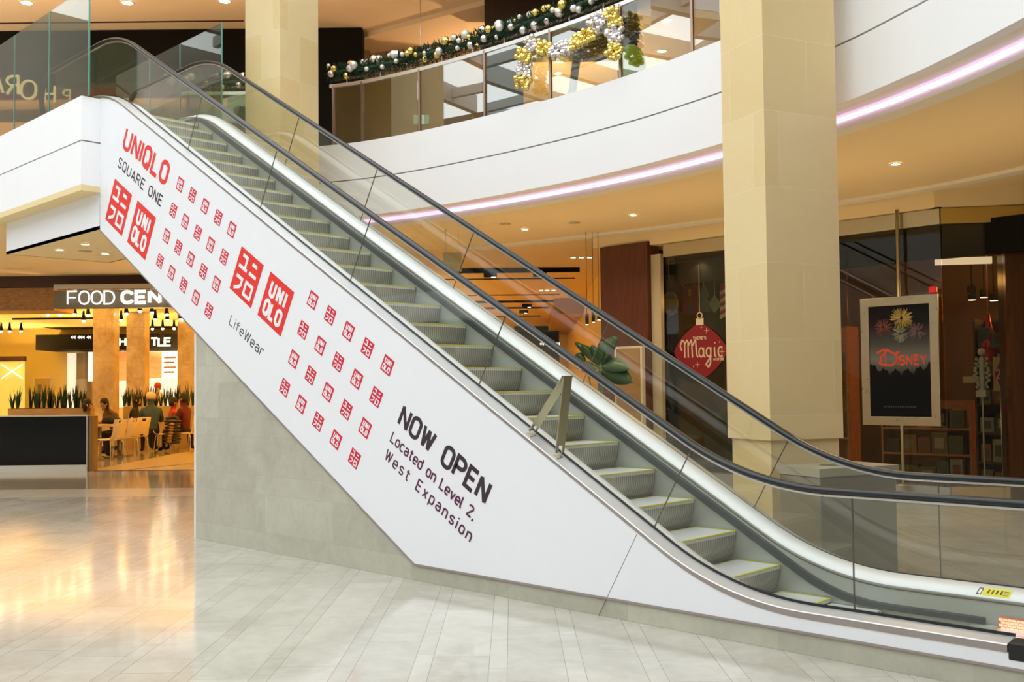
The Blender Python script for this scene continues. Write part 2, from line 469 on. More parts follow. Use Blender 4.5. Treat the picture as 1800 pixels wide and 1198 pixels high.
# upper level: far walls
struct(cbox(MB(), 44.0, 44.3, -700, 2600, 5.6, 9.0).build('wall_upper_back', m_peach))
struct(cbox(MB(), 21.4, 21.7, 640, 866, 5.6, 9.0).build('wall_upper_tan', plain('tan upper wall', (.62, .48, .28), .8, 0, .03)))
b = MB(); 
a0 = at(640, 66, 20.6); a1 = at(852, 38, 18.9)
n0 = np.array([a0[0], a0[1]]); n1 = np.array([a1[0], a1[1]])
b.prism_z([tuple(n0), tuple(n1), tuple(n1 + E2 * 1.6), tuple(n0 + E2 * 1.0)], a0[2], 9.0)
struct(b.build('trim_11', m_peach))
struct(cbox(MB(), 18.6, 19.4, 858, 1130, 8.05, 9.0).build('trim_12', m_darkwood))
struct(cbox(MB(), 19.6, 19.9, 852, 926, 5.6, 8.6).build('wall_upper_relief', plain('grey relief wall', (.28, .27, .24), .5, 0, .1)))

# ---------------- limestone pillars
def pillar(name, corner_px, D, ang1, l1, l2, z1, low=0.0):
    c = G(corner_px, D, 400 if z1 > 6 else 600)
    d1 = np.array([math.cos(ang1), math.sin(ang1)]); d2 = np.array([d1[1], -d1[0]])
    o = MB()
    def ring(off, za, zb):
        # local frame: corner at origin, x along d2 (right face), y along d1 (left face)
        o.box2((off, off, za), (l2 - off, l1 - off, zb))
    if low: ring(.03, 0, low)
    ring(0, low, z1)
    ob = o.build(name, m_pillar)
    ob.matrix_world = Matrix(((d2[0], d1[0], 0, c[0]), (d2[1], d1[1], 0, c[1]), (0, 0, 1, 0), (0, 0, 0, 1)))
    return struct(ob)
def vdir(px):
    r = ROT @ np.array([(px - 900) / F_PX, -(660 - PY) / F_PX, -1.0]); return math.atan2(r[1], r[0])
pillar('pillar_near', 1347, 9.30, vdir(90), .64, .865, 9.0, 1.20)
lp = vdir(493)
pillar('pillar_far', 493, 14.9, lp + math.radians(43), .76, .79, 9.0)

# ---------------- shopfront at the right (plane y = 8.4)
YS = 8.4
struct(box_obj('wall_shop_plinth', (-5.72, YS, 0), (-.95, YS + .25, .27), plain('blue grey plinth stone', (.30, .34, .35), .25, 0, .05)))
b = MB().box2((-5.93, YS - .1, 4.17), (-.95, YS + .4, 4.42)).box2((-7.2, YS - .1, 4.24), (-5.93, YS + .4, 4.42))
struct(b.build('trim_13', m_ceil))
ribbon_wall('trim_14', catmull([(-9.4, 7.40), (-8.0, 7.65), (-6.7, 7.86), (-5.5, 8.0), (-4.2, 8.06), (-2.4, 8.08), (-.97, 7.95), (.23, 7.65), (2.5, 6.8)], 4), 0, .20, 4.375, 4.42, m_beige)
struct(box_obj('trim_15', (-5.70, YS - .03, 3.94), (-.99, YS + .06, 4.16), m_brass))
bay = [(-.99, YS), (.95, YS + 1.35)]
bd = np.array(bay[1]) - np.array(bay[0]); bl = np.linalg.norm(bd); bd /= bl; bn = np.array([-bd[1], bd[0]]); ba = math.atan2(bd[1], bd[0])
def bayp(s, n=0): p = np.array(bay[0]) + bd * s + bn * n; return p
def baybox(mb, s0, s1, n0, n1, z0, z1, mi=0):
    c = bayp((s0 + s1) / 2, (n0 + n1) / 2)
    return mb.box((c[0], c[1], (z0 + z1) / 2), (s1 - s0, n1 - n0, z1 - z0), ba, mi)
struct(baybox(MB(), 0, bl, 0, .25, 0, .27).build('wall_bay_plinth', plain('tan plinth stone', (.45, .34, .17), .3, 0, .05)))
struct(baybox(MB(), 0, bl, -.03, .06, 3.94, 4.16).build('trim_16', brushed('gold head band', (.66, .50, .16), .35)))
struct(baybox(MB(), -.1, bl, -.1, .3, 4.17, 4.42).build('trim_17', m_ceil))
struct(baybox(MB(), .82, 1.9, -.05, .3, .0, 3.94).build('wall_bronze', wood('bronze brown panel', (.095, .035, .010), (.05, .018, .006), (6, 6, .4), .3)))
struct(MB().box2((-5.94, YS - .06, 0), (-5.74, YS + .03, 4.0)).build('trim_18', plain('pale jamb stone', (.50, .44, .30), .3, 0, .05)))
# shop room
struct(MB().box2((-7.2, 12.6, 0), (3, 12.8, 4.4)).build('wall_shop_back', plain('shop back wall', (.09, .045, .018), .8, 0, .1)))
struct(MB().box2((-7.4, YS + .6, 0), (-7.2, 12.7, 4.4)).build('wall_shop_left', m_matblack))
struct(MB().box2((-5.72, YS + .35, 3.5), (.2, YS + .45, 4.0)).build('trim_19', m_matblack))
for nm, x0, x1 in (('window_1', -5.69, -4.05), ('window_2', -4.05, -2.4), ('window_3', -2.4, -1.0)):
    struct(MB().box2((x0 + .004, YS + .02, .27), (x1 - .004, YS + .035, 3.95)).build(nm, m_glass_shop))
struct(baybox(MB(), .02, .81, .02, .035, .27, 3.94).build('window_4', m_glass_shop))

# wood panel by the hall mouth
b = MB().box2((-7.0, 8.25, 0), (-5.95, 8.60, 4.23))
wp = b.build('wood_clad_pier', m_brown, bevel=.01); tag(wp, 'tall dark red wood panelled pier beside the shop window', 'pier')
pb_ = MB().box2((-6.62, 8.15, 0.2), (-6.02, 8.24, 2.42)).box2((-6.58, 8.14, .24), (-6.06, 8.155, 2.38), 1).build('framed_board', [m_beige, plain('tan board', (.42, .26, .12), .3, 0, .05)])
tag(pb_, 'pale framed board standing against the dark red wood pier', 'board')

# ================================================================== STROKE LETTERING
def arc(cx, cy, rx, ry, a0, a1, n=10):
    return [(cx + rx * math.cos(math.radians(a0 + (a1 - a0) * i / n)), cy + ry * math.sin(math.radians(a0 + (a1 - a0) * i / n))) for i in range(n + 1)]
def glyph(ch, w=.5, x=.70):
    """strokes of one letter, cap height 1, width w; returns (strokes, advance width)"""
    r = w / 2
    O = lambda h=1.0, ww=w: [arc(ww / 2, h - ww / 2, ww / 2, ww / 2, 0, 180) + arc(ww / 2, ww / 2, ww / 2, ww / 2, 180, 360) + [(ww, h - ww / 2)]]
    xw = w * .86; xr = xw / 2
    g = {
        'A': [[(0, 0), (r, 1), (w, 0)], [(w * .18, .3), (w * .82, .3)]],
        'B': [[(0, 0), (0, 1), (r, 1)] + arc(r, .76, r * .9, .24, 90, -90) + [(0, .52)], [(r, .52)] + arc(r, .26, r, .26, 90, -90) + [(0, 0)]],
        'C': [arc(r, 1 - r, r, r, 20, 180) + arc(r, r, r, r, 180, 340)],
        'D': [[(0, 0), (0, 1), (w * .4, 1)] + arc(w * .4, 1 - w * .6, w * .6, w * .6, 90, 0) + arc(w * .4, w * .6, w * .6, w * .6, 0, -90) + [(0, 0)]],
        'E': [[(w * .92, 1), (0, 1), (0, 0), (w * .92, 0)], [(0, .52), (w * .8, .52)]],
        'F': [[(w * .92, 1), (0, 1), (0, 0)], [(0, .52), (w * .8, .52)]],
        'G': [arc(r, 1 - r, r, r, 20, 180) + arc(r, r, r, r, 180, 360) + [(w, .48), (r, .48)]],
        'H': [[(0, 0), (0, 1)], [(w, 0), (w, 1)], [(0, .52), (w, .52)]],
        'I': [[(0, 0), (0, 1)]],
        'K': [[(0, 0), (0, 1)], [(w, 1), (0, .42)], [(w * .3, .62), (w, 0)]],
        'L': [[(0, 1), (0, 0), (w * .9, 0)]],
        'M': [[(0, 0), (0, 1), (r * 1.1, .3), (w * 1.1, 1), (w * 1.1, 0)]],
        'N': [[(0, 0), (0, 1), (w, 0), (w, 1)]],
        'O': O(),
        'P': [[(0, 0), (0, 1), (w * .5, 1)] + arc(w * .5, .74, w * .5, .26, 90, -90) + [(0, .48)]],
        'Q': O() + [[(w * .55, .22), (w * .98, -.06)]],
        'R': [[(0, 0), (0, 1), (w * .5, 1)] + arc(w * .5, .75, w * .5, .25, 90, -90) + [(0, .5)], [(w * .45, .5), (w, 0)]],
        'S': [arc(r, .76, r, .24, 25, 180, 8) + arc(r, .76, r, .26, 180, 270, 5) + arc(r, .25, r, .25, 90, -155, 12)],
        'T': [[(0, 1), (w, 1)], [(r, 1), (r, 0)]],
        'U': [[(0, 1)] + arc(r, r, r, r, 180, 360) + [(w, 1)]],
        'V': [[(0, 1), (r, 0), (w, 1)]],
        'W': [[(0, 1), (w * .33, 0), (w * .66, .95), (w, 0), (w * 1.33, 1)]],
        'X': [[(0, 0), (w, 1)], [(w, 0), (0, 1)]],
        'Y': [[(0, 1), (r, .48), (w, 1)], [(r, .48), (r, 0)]],
        'a': [arc(xr, x - xr, xr, xr, 150, 0, 8) + [(xw, 0)], [(xw, x * .58), (xr, x * .58)] + arc(xr, x * .29, xr, x * .29, 90, 270, 8) + [(xr * 1.2, 0), (xw, x * .25)]],
        'c': [arc(xr, x - xr, xr, xr, 30, 180) + arc(xr, xr, xr, xr, 180, 330)],
        'd': O(x, xw) + [[(xw, 0), (xw, 1.02)]],
        'e': [[(0, x * .5), (xw, x * .5)] + arc(xr, x - xr, xr, xr, 0, 180) + arc(xr, xr, xr, xr, 180, 320)],
        'f': [arc(xw * .75, 1 - xw * .4, xw * .4, xw * .4, 80, 180, 6) + [(xw * .35, 0)], [(0, x), (xw * .8, x)]],
        'g': O(x, xw) + [[(xw, x)] + [(xw, -.1)] + arc(xr, -.1, xr, .2, 0, -150, 8)],
        'i': [[(0, 0), (0, x)], [(0, .9), (0, 1.0)]],
        'l': [[(0, 1.02), (0, .12)] + arc(.12, .12, .12, .12, 180, 270, 4)],
        'n': [[(0, 0), (0, x)], [(0, x - xr)] + arc(xr, x - xr, xr, xr, 180, 0) + [(xw, 0)]],
        'o': O(x, xw),
        'p': O(x, xw) + [[(0, x), (0, -.3)]],
        'r': [[(0, 0), (0, x)], [(0, x - xr)] + arc(xr, x - xr, xr, xr, 180, 60, 6)],
        's': [arc(xr, x * .76, xr, x * .24, 25, 180, 6) + arc(xr, x * .76, xr, x * .26, 180, 270, 4) + arc(xr, x * .25, xr, x * .25, 90, -155, 8)],
        't': [[(xw * .35, .95), (xw * .35, .14)] + arc(xw * .35 + .14, .14, .14, .14, 180, 280, 5), [(0, x), (xw * .85, x)]],
        'v': [[(0, x), (xr, 0), (xw, x)]],
        'x': [[(0, 0), (xw, x)], [(xw, 0), (0, x)]],
        'y': [[(0, x), (xr, .02)], [(xw, x), (xr * .6, -.3)]],
        ',': [[(.06, .05), (0, -.18)]],
        "'": [[(.03, 1), (0, .8)]],
        '2': [arc(r, 1 - r, r, r, 160, 0, 8) + [(w, 1 - r * 1.1), (0, 0), (w, 0)]],
        '8': [arc(r, .76, r * .9, .24, 0, 360, 14), arc(r, .26, r, .26, 0, 360, 14)],
    }
    s = g[ch]
    adv = max(p[0] for q_ in s for p in q_)
    return s, adv
def layout(text, w=.5, gap=.2, space=.5):
    out = []; cx = 0.0
    for ch in text:
        if ch == ' ':
            cx += space; continue
        s, adv = glyph(ch, w)
        out += [[(px + cx, py) for px, py in q_] for q_ in s]
        cx += adv + gap
    return out, cx - gap
def stroke_mesh(mb, strokes, th, fn, depth, mi=0):
    """strokes in 2-D, thickness th, mapped by fn(x, y, d) into space, raised by depth"""
    parts = []
    for st in strokes:                      # break at sharp corners so that every limb keeps its full width
        P = [np.array(p, float) for p in st]
        P = [p for i, p in enumerate(P) if i == 0 or np.linalg.norm(p - P[i - 1]) > 1e-6]
        cur = [P[0]] if P else []
        for i in range(1, len(P)):
            cur.append(P[i])
            if i < len(P) - 1:
                a = P[i] - P[i - 1]; b = P[i + 1] - P[i]
                if (a @ b) / (np.linalg.norm(a) * np.linalg.norm(b)) < -.25:
                    parts.append(cur); cur = [P[i]]
        parts.append(cur)
    for si, st in enumerate(parts):
        dep = depth + si * 1.5e-4
        P = [np.array(p, float) for p in st]
        P = [p for i, p in enumerate(P) if i == 0 or np.linalg.norm(p - P[i - 1]) > 1e-6]
        if len(P) < 2: continue
        closed = np.linalg.norm(P[0] - P[-1]) < 1e-6
        if closed: P = P[:-1]
        n = len(P); L = []; Rr = []
        for i in range(n):
            a = P[i - 1] if (i > 0 or closed) else None
            b = P[(i + 1) % n] if (i < n - 1 or closed) else None
            d0 = (P[i] - a) / np.linalg.norm(P[i] - a) if a is not None else None
            d1 = (b - P[i]) / np.linalg.norm(b - P[i]) if b is not None else None
            if d0 is None: d0 = d1
            if d1 is None: d1 = d0
            n0 = np.array([-d0[1], d0[0]]); n1 = np.array([-d1[1], d1[0]])
            mv = n0 + n1; k = np.linalg.norm(mv)
            mv = n0 if k < 1e-6 else mv / k
            dn = mv @ n0; s = 1.0 / dn if dn > .62 else 1.08
            L.append(P[i] + mv * th / 2 * s); Rr.append(P[i] - mv * th / 2 * s)
        vs = []
        for l, r_ in zip(L, Rr):
            vs += [fn(l[0], l[1], dep), fn(r_[0], r_[1], dep), fn(r_[0], r_[1], 0), fn(l[0], l[1], 0)]
        fs = []
        for i in range(n if closed else n - 1):
            a, b = 4 * i, 4 * ((i + 1) % n)
            for k in range(4): fs.append((a + k, a + (k + 1) % 4, b + (k + 1) % 4, b + k))
        if not closed:
            fs += [(3, 2, 1, 0), tuple(4 * (n - 1) + k for k in range(4))]
        mb.add(vs, fs, mi)
    return mb
def fit(text, x0, x1, y0, y1, w=.5, gap=.2, space=.5):
    st, W = layout(text, w, gap, space)
    sx = (x1 - x0) / W; sy = y1 - y0
    return [[(x0 + px * sx, y0 + py * sy) for px, py in q_] for q_ in st]
# lettering plane of the cladding: u down the slope, v across it
CU, SU = math.cos(math.pi / 6), math.sin(math.pi / 6)
def onpanel(u, v, d): return (u * CU + v * SU, -d, -u * SU + v * CU)

# ================================================================== ESCALATOR
T = math.tan(math.pi / 6)
def rail(off, zlo, zhi, R=2.2):
    xl = (.5197 + off - zlo) / T; xh = (.5197 + off - zhi) / T
    t = R * math.tan(math.radians(15))
    def fz(x):
        if x <= xh - t: return zhi
        if x < xh + t * CU:
            return zhi - R + math.sqrt(max(0, R * R - (x - (xh - t)) ** 2))
        if x <= xl - t * CU: return .5197 + off - T * x
        if x < xl + t: return zlo + R - math.sqrt(max(0, R * R - (x - (xl + t)) ** 2))
        return zlo
    return fz
def grid(x0, x1, fz=None):
    k = set(np.round(np.arange(math.ceil(x0 / .5) * .5, x1, .5), 4))
    for a, b in ((-10.2, -7.6), (0.0, 2.0)):
        for x in np.arange(a, b, .08):
            if x0 < x < x1: k.add(round(float(x), 4))
    return [x0] + sorted(x for x in k if x0 + .01 < x < x1 - .01) + [x1]
def loft(mb, prof, x0, x1, mi=0, smooth=False):
    return mb.rings([[(x, y, fz(x)) for y, fz in prof] for x in grid(x0, x1)], True, True, mi, smooth)
ESC = empty('escalator', (-3, .835, 0))
tag(ESC, 'glass sided escalator with white printed side rising left from the marble floor', 'escalator')
ESC.location = (0, 0, 0)
XA, XB = -11.3, 3.3
nose = rail(0, .05, 5.60, 1.0)
hi = 5.82
r_panel = rail(.135, .228, hi - .06); r_trim = rail(.162, .268, hi - .03); r_glass = rail(.185, .290, hi - .01)
r_inner = rail(.150, .240, hi - .06); r_gfar = rail(.205, .300, hi)
r_gnear = rail(.178, .270, hi - .02)
r_hand = rail(1.00, 1.03, 6.585); r_gtop = rail(.985, 1.012, 6.57)
# cladding
def clad(name, y0, y1):
    xs = [x for x in grid(-9.0, 3.3)]
    top = [(x, r_panel(x)) for x in xs]
    bot = [(3.3, .15), (-2.475, .15), (-9.0, 3.91)]
    return MB().prism_y(top[::-1] + bot[::-1], y0, y1).build(name, m_white, ESC)
side = clad('side_cladding', 0.0, .012)
tag(side, 'white printed side cladding')
clad('side_cladding', 1.655, 1.667)
MB().rings([[(x, y, z - h) for y, h in ((.012, 0), (1.655, 0), (1.655, .02), (.012, .02))] for x, z in ((-9.0, 3.93), (-6.42, 2.44))], True, True).build('underside_panel', m_ceil, ESC)
MB().prism_y([(3.3, .135), (3.3, .15), (-2.475, .15), (-9.0, 3.917), (-9.0, 3.90), (-2.48, .133)], -.006, .0).build('edge_trim', m_trim, ESC)
for u in (-.318, 4.6):
    if u > 2: continue
    MB().prism_y([onpanel(u - .0022, -.42 if u < 0 else -.1, 0)[::2], onpanel(u + .0022, -.42, 0)[::2], onpanel(u + .0022, .555, 0)[::2], onpanel(u - .0022, .555, 0)[::2]], -.0006, .001).build('panel_joint', m_seal, side)
# outer decks
for sgn in (0, 1):
    Y = (lambda y: y) if sgn == 0 else (lambda y: 1.67 - y)
    low = lambda x: r_panel(x) - .05
    loft(MB(), [(Y(-.004), r_panel), (Y(-.004), r_trim), (Y(.02), r_trim), (Y(.02), r_panel)], -10.6, 2.52).build('deck_edge', m_trim, ESC)
    loft(MB(), [(Y(-.004), r_trim), (Y(.004), lambda x: r_trim(x) + .006), (Y(.135), r_glass), (Y(.135), low), (Y(.02), low)], -10.6, 2.52).build('outer_deck', m_deck_dim, ESC)
    loft(MB(), [(Y(.128), r_glass), (Y(.128), lambda x: r_glass(x) + .016), (Y(.14), lambda x: r_glass(x) + .016), (Y(.14), r_glass)], -10.6, 2.52).build('glass_gasket', m_black, ESC)
    # inner deck, skirt, brush
    loft(MB(), [(Y(.155), r_gfar if sgn else r_gnear), (Y(.305), r_inner), (Y(.305), lambda x: r_inner(x) - .018), (Y(.155), lambda x: r_gfar(x) - .05)], -10.6, 2.9, 0, True).build('inner_deck', m_deck, ESC)
    loft(MB(), [(Y(.312), lambda x: r_inner(x) - .006), (Y(.327), lambda x: nose(x) + .02), (Y(.330), lambda x: nose(x) - .42), (Y(.305), lambda x: nose(x) - .42), (Y(.300), lambda x: r_inner(x) - .02)], -9.6, 2.9).build('skirt_panel', m_skirt, ESC)
    rb0 = rail(.030, .060, 5.66, 1.2); rb1 = rail(.100, .108, 5.70, 1.4)
    loft(MB(), [(Y(.320), rb1), (Y(.342), lambda x: rb1(x) - .012), (Y(.350), rb0), (Y(.325), rb0)], -9.2, 1.94).build('skirt_brush', m_brush, ESC)
    for o_, mm in ((.125, m_seal), (.135, m_trim)):
        rl = rail(o_, .215 + (o_ - .125), hi - .075)
        loft(MB(), [(Y(.314), rl), (Y(.319), rl), (Y(.319), lambda x: rl(x) - .005), (Y(.314), lambda x: rl(x) - .005)], -9.4, 2.9).build('skirt_bead', mm, ESC)
MB().box2((2.525, -.006, .19), (3.3, .14, .285)).build('deck_end_cap', m_black, ESC, .006)
# glass panels with seals
def glass_cut(u, off): return (u + SU * (.5197 + off)) / (CU + SU * T)
cuts = [-10.9, -8.27, -6.40, -4.51, -2.41, -.296, 1.575, 3.2]
for Yc in (.145, 1.52):
    rbot = r_glass if Yc < 1 else r_gfar
    off = .19 if Yc < 1 else .205
    ends = []
    for k, u in enumerate(cuts):
        if k in (0, len(cuts) - 1): ends.append((u, u))
        elif k == len(cuts) - 2: ends.append((1.575, 1.575))
        else: ends.append((glass_cut(u, off), glass_cut(u, .985)))
    for k in range(len(cuts) - 1):
        (b0, t0), (b1, t1) = ends[k], ends[k + 1]
        N = 40; R_ = []
        for i in range(N + 1):
            q_ = i / N
            xb = b0 + .003 + (b1 - b0 - .006) * q_; xt = t0 + .003 + (t1 - t0 - .006) * q_
            R_.append([(xb, Yc - .005, rbot(xb)), (xb, Yc + .005, rbot(xb)), (xt, Yc + .005, r_gtop(xt)), (xt, Yc - .005, r_gtop(xt))])
        MB().rings(R_, True, True, 0, False).build('glass_panel', m_glass, ESC)
        if k:
            MB().rings([[(xx - .0035, Yc - .005, zz), (xx - .0035, Yc + .005, zz), (xx + .0035, Yc + .005, zz), (xx + .0035, Yc - .005, zz)] for xx, zz in ((b0, rbot(b0)), (t0, r_gtop(t0)))], True, True, 0, False).build('glass_seal', m_seal, ESC)
# handrails
prof = [(-.020, -.018), (-.036, -.016), (-.041, 0.0), (-.036, .014), (-.020, .022), (0, .024), (.020, .022), (.036, .014), (.041, 0.0), (.036, -.016), (.020, -.018)]
def sweep_xz(path, Yc, pr):
    R_ = []
    for i, p in enumerate(path):
        a = np.array(path[max(i - 1, 0)]); b_ = np.array(path[min(i + 1, len(path) - 1)])
        t = (b_ - a) / np.linalg.norm(b_ - a); nrm = np.array([-t[1], t[0]])
        R_.append([(p[0] + nrm[0] * h, Yc + w_, p[1] + nrm[1] * h) for w_, h in pr])
    return MB().rings(R_, True, True, 0, True)
for Yc in (.145, 1.52):
    hz = 6.585; rr = .36; xn = -11.08
    path = [(xn + .1, hz - 2 * rr)] + [(xn - rr * math.sin(math.radians(a)), hz - rr - rr * math.cos(math.radians(a))) for a in range(0, 181, 12)]
    path += [(x, r_hand(x)) for x in grid(xn + .05, 3.1)]
    path += [(3.15 + rr * math.sin(math.radians(a)), 1.03 - rr + rr * math.cos(math.radians(a))) for a in range(0, 181, 12)]
    sweep_xz(path, Yc, prof).build('handrail', m_black, ESC)
    sweep_xz([(x, r_hand(x) - .026) for x in grid(xn, 3.1)], Yc, [(-.016, -.012), (-.016, .008), (.016, .008), (.016, -.012)]).build('handrail_guide', m_steel, ESC)
# steps
for k in range(-23, 4):
    x1 = .4 * k if k < 2 else .82 + .4 * (k - 2)
    x0 = .4 * (k - 1) if k - 1 < 2 else .82 + .4 * (k - 3)
    z1 = nose(x1); zl = nose(x1 + .4)
    st = MB()
    y0, y1 = .338, 1.332
    st.box2((x0 + .006, y0, z1 - .03), (x1 - .004, y1, z1), 0)
    dz = max(z1 - zl, .012)
    face = [(x1 - .004 - .055 * (q_ ** 2.2), z1 - .001 - (dz + .012) * q_) for q_ in [i / 7 for i in range(8)]]
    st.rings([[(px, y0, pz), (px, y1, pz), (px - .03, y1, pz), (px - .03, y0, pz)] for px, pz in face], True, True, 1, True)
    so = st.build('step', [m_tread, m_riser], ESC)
    if k > 2: continue
    yl = MB().box2((x1 - .020, y0, z1 - .010), (x1 + .001, y1, z1 + .002))
    yl.box2((x0 + .01, y0, z1 - .004), (x1 - .02, y0 + .028, z1 + .002)).box2((x0 + .01, y1 - .022, z1 - .004), (x1 - .02, y1, z1 + .002))
    yl.box2((x0 + .008, y0 + .028, z1 - .004), (x0 + .022, y1 - .022, z1 + .002))
    yl.build('yellow_edge', m_yellow, so)
MB().box2((2.03, .33, -.0), (3.3, 1.34, .05)).build('landing_plate', m_tread, ESC)
MB().prism_y([(1.86, .052), (2.03, .03), (2.03, .062), (1.98, .066)], .34, 1.33).build('comb', m_skirt, ESC)
MB().box2((-12.2, .33, 5.57), (-9.2, 1.34, 5.605)).build('landing_plate', m_tread, ESC)
# comb light on the far skirt and warning label on the far inner deck
cl = MB()
for i in range(5):
    for j in range(9):
        cl.box((2.045 + j * .028 + (i % 2) * .014, 1.325, .035 + i * .019), (.024, .006, .015))
cl.box2((2.03, 1.3275, .024), (2.31, 1.333, .125), 1)
tag(cl.build('comb_light', [m_orange, plain('orange lens gap', (.5, .10, .01), .4, 0, 0, emit=(1, .15, .01), estr=.35)], ESC), 'glowing orange comb light')
wl = MB().box2((1.865, 1.36, .0), (2.075, 1.47, .0)) if False else MB()
def ondeck(x, t, d=.002):   # point on the far inner deck, t 0..1 across
    y = 1.365 + t * (1.515 - 1.365); z = r_inner(x) + t * (r_gfar(x) - r_inner(x)); return (x, y, z + d)
wl.add([ondeck(1.90, .10), ondeck(2.08, .10), ondeck(2.08, .72), ondeck(1.90, .72)], [(0, 1, 2, 3)], 0)
for i in range(4):
    xx = 1.93 + i * .028
    wl.add([ondeck(xx, .25, .003), ondeck(xx + .012, .25, .003), ondeck(xx + .012, .58, .003), ondeck(xx, .58, .003)], [(0, 1, 2, 3)], 1)
for i in range(3):
    xx = 2.035; tt = .22 + i * .14
    wl.add([ondeck(xx, tt, .003), ondeck(xx + .035, tt, .003), ondeck(xx + .035, tt + .05, .003), ondeck(xx, tt + .05, .003)], [(0, 1, 2, 3)], 1)
for a, b_, c_, d_ in ((1.865, 1.895, .12, .17), (1.865, 1.895, .60, .65), (1.865, 1.870, .12, .65), (1.890, 1.895, .12, .65)):
    wl.add([ondeck(a, c_, .003), ondeck(b_, c_, .003), ondeck(b_, d_, .003), ondeck(a, d_, .003)], [(0, 1, 2, 3)], 1)
tag(wl.build('warning_label', [plain('yellow label', (.85, .78, .04), .5, 0, 0), m_black], ESC, fix=False), 'yellow pictogram label with black border')
# inverted V climb barrier of flat steel strap
br = MB()
def strap(a, b_, th=.010, w_=(.035, .135)):
    a = np.array(a); b_ = np.array(b_); t = (b_ - a) / np.linalg.norm(b_ - a); n_ = np.array([-t[1], t[0]]) * th / 2
    br.prism_y([tuple(a + n_), tuple(b_ + n_), tuple(b_ - n_), tuple(a - n_)], w_[0], w_[1])
zt = 1.79
strap((-.715, zt), (-.80, 1.25)); strap((-.725, zt + .003), (-1.06, 1.40))
br.box2((-.735, .035, zt - .006), (-.705, .135, zt + .006))
for a, b_ in (((-.80, 1.25), (-.809, 1.19)), ((-1.06, 1.40), (-1.095, 1.36))):
    strap(a, b_, .010, (.035, .062)); strap(a, b_, .010, (.108, .135))
for x in (-.81, -1.095):
    br.box((x, .085, r_trim(x) + .012), (.05, .11, .012), 0, 0, Matrix.Rotation(math.radians(30), 3, 'Y'))
tag(br.build('climb_barrier', m_brass, ESC), 'inverted V of flat steel strap on the outer deck')
# ---- print on the cladding
def tile(u0, v1, s, kind, mred, name='logo_tile'):
    mb = MB()
    P = lambda x, y, d: onpanel(u0 + x * s, v1 - s + y * s, d)
    mb.add([P(0, 0, .0012), P(1, 0, .0012), P(1, 1, .0012), P(0, 1, .0012)], [(0, 1, 2, 3)], 0)
    if kind == 0:      # katakana
        S = [[(.16, .87), (.36, .87), (.36, .62)], [(.10, .61), (.46, .61)], [(.60, .84), (.80, .84)], [(.56, .62), (.86, .62)],
             [(.13, .385), (.20, .385), (.38, .385), (.38, .26), (.34, .20), (.14, .10)], [(.56, .40), (.84, .40), (.84, .13), (.56, .13), (.56, .40)]]
        stroke_mesh(mb, S, .075, P, .0024, 1)
    else:
        stroke_mesh(mb, fit('UNI', .19, .79, .56, .86, .5, .42), .082, P, .0024, 1)
        stroke_mesh(mb, fit('QLO', .15, .82, .14, .44, .5, .26), .082, P, .0024, 1)
    return mb.build(name, [mred, m_wprint], side, fix=False)
for u, s, v in ((-9.675, .582, -.340), (-6.31, .515, .174)):
    tile(u, v, s, 0, m_red); tile(u + (.76 if s > .55 else .665), v, s, 1, m_red)
for ub in (-8.045, -4.876):
    for r_ in range(4):
        for c_ in range(5):
            tile(ub + c_ * .3425, .327 - r_ * .338, .158, 1 if (r_ + c_) % 2 == 0 else 0, m_red2)
def words(text, u0, u1, v0, v1, th, mm, w=.5, gap=.2, space=.5):
    mb = MB(); stroke_mesh(mb, fit(text, u0 + th / 2, u1 - th / 2, v0 + th / 2, v1 - th / 2, w, gap, space), th, lambda x, y, d: onpanel(x, y, d), .0016, 0)
    mb.build('lettering', mm, side, fix=False)
words('UNIQLO', -9.69, -8.30, .082, .385, .056, m_red, .5, .24)
words('SQUARE ONE', -9.69, -8.285, -.178, -.035, .019, m_dark_print, .5, .26, .55)
words('LifeWear', -6.125, -5.34, -.700, -.578, .011, m_dark_print, .5, .24)
words('NOW OPEN', -3.045, -1.73, -.156, .060, .038, m_dark_print, .48, .22, .5)
words('Located on Level 2,', -3.055, -1.78, -.345, -.232, .016, m_purple_print, .46, .2, .46)
words('West Expansion', -3.045, -1.725, -.530, -.413, .015, m_purple_print, .46, .32, .6)

# ================================================================== UPPER LEVEL
EDGE_CACHE = {}
def edge_pt(s, d=0.0):
    """point on the curved balcony edge by x, shifted d into the slab"""
    k = round(d, 3)
    if k not in EDGE_CACHE:
        P = offset(EDGE, k); EDGE_CACHE[k] = ([p[0] for p in P], [p[1] for p in P])
    return np.array([s, np.interp(s, *EDGE_CACHE[k])])
def edge_at_px(px, d=.08):
    S = np.arange(-11.2, 1.9, .01); edge_pt(0, d)
    q = (np.stack([S, np.interp(S, *EDGE_CACHE[round(d, 3)]), np.full(len(S), 6.2)], -1) - CAM) @ ROT
    return float(S[np.argmin(np.abs(900 + F_PX * q[:, 0] / -q[:, 2] - px))])
posts_px = [557, 637, 738, 852, 967, 1090, 1216, 1345]
post_s = [-9.0] + [edge_at_px(p) for p in posts_px[1:]]
m_rail = brushed('pale metal rail', (.80, .80, .78), .35)
m_postm = brushed('bronze balustrade post', (.34, .22, .16), .35)
def curve_pts(s0, s1, d, n=10):
    return [edge_pt(s, d) for s in np.linspace(s0, s1, n)]
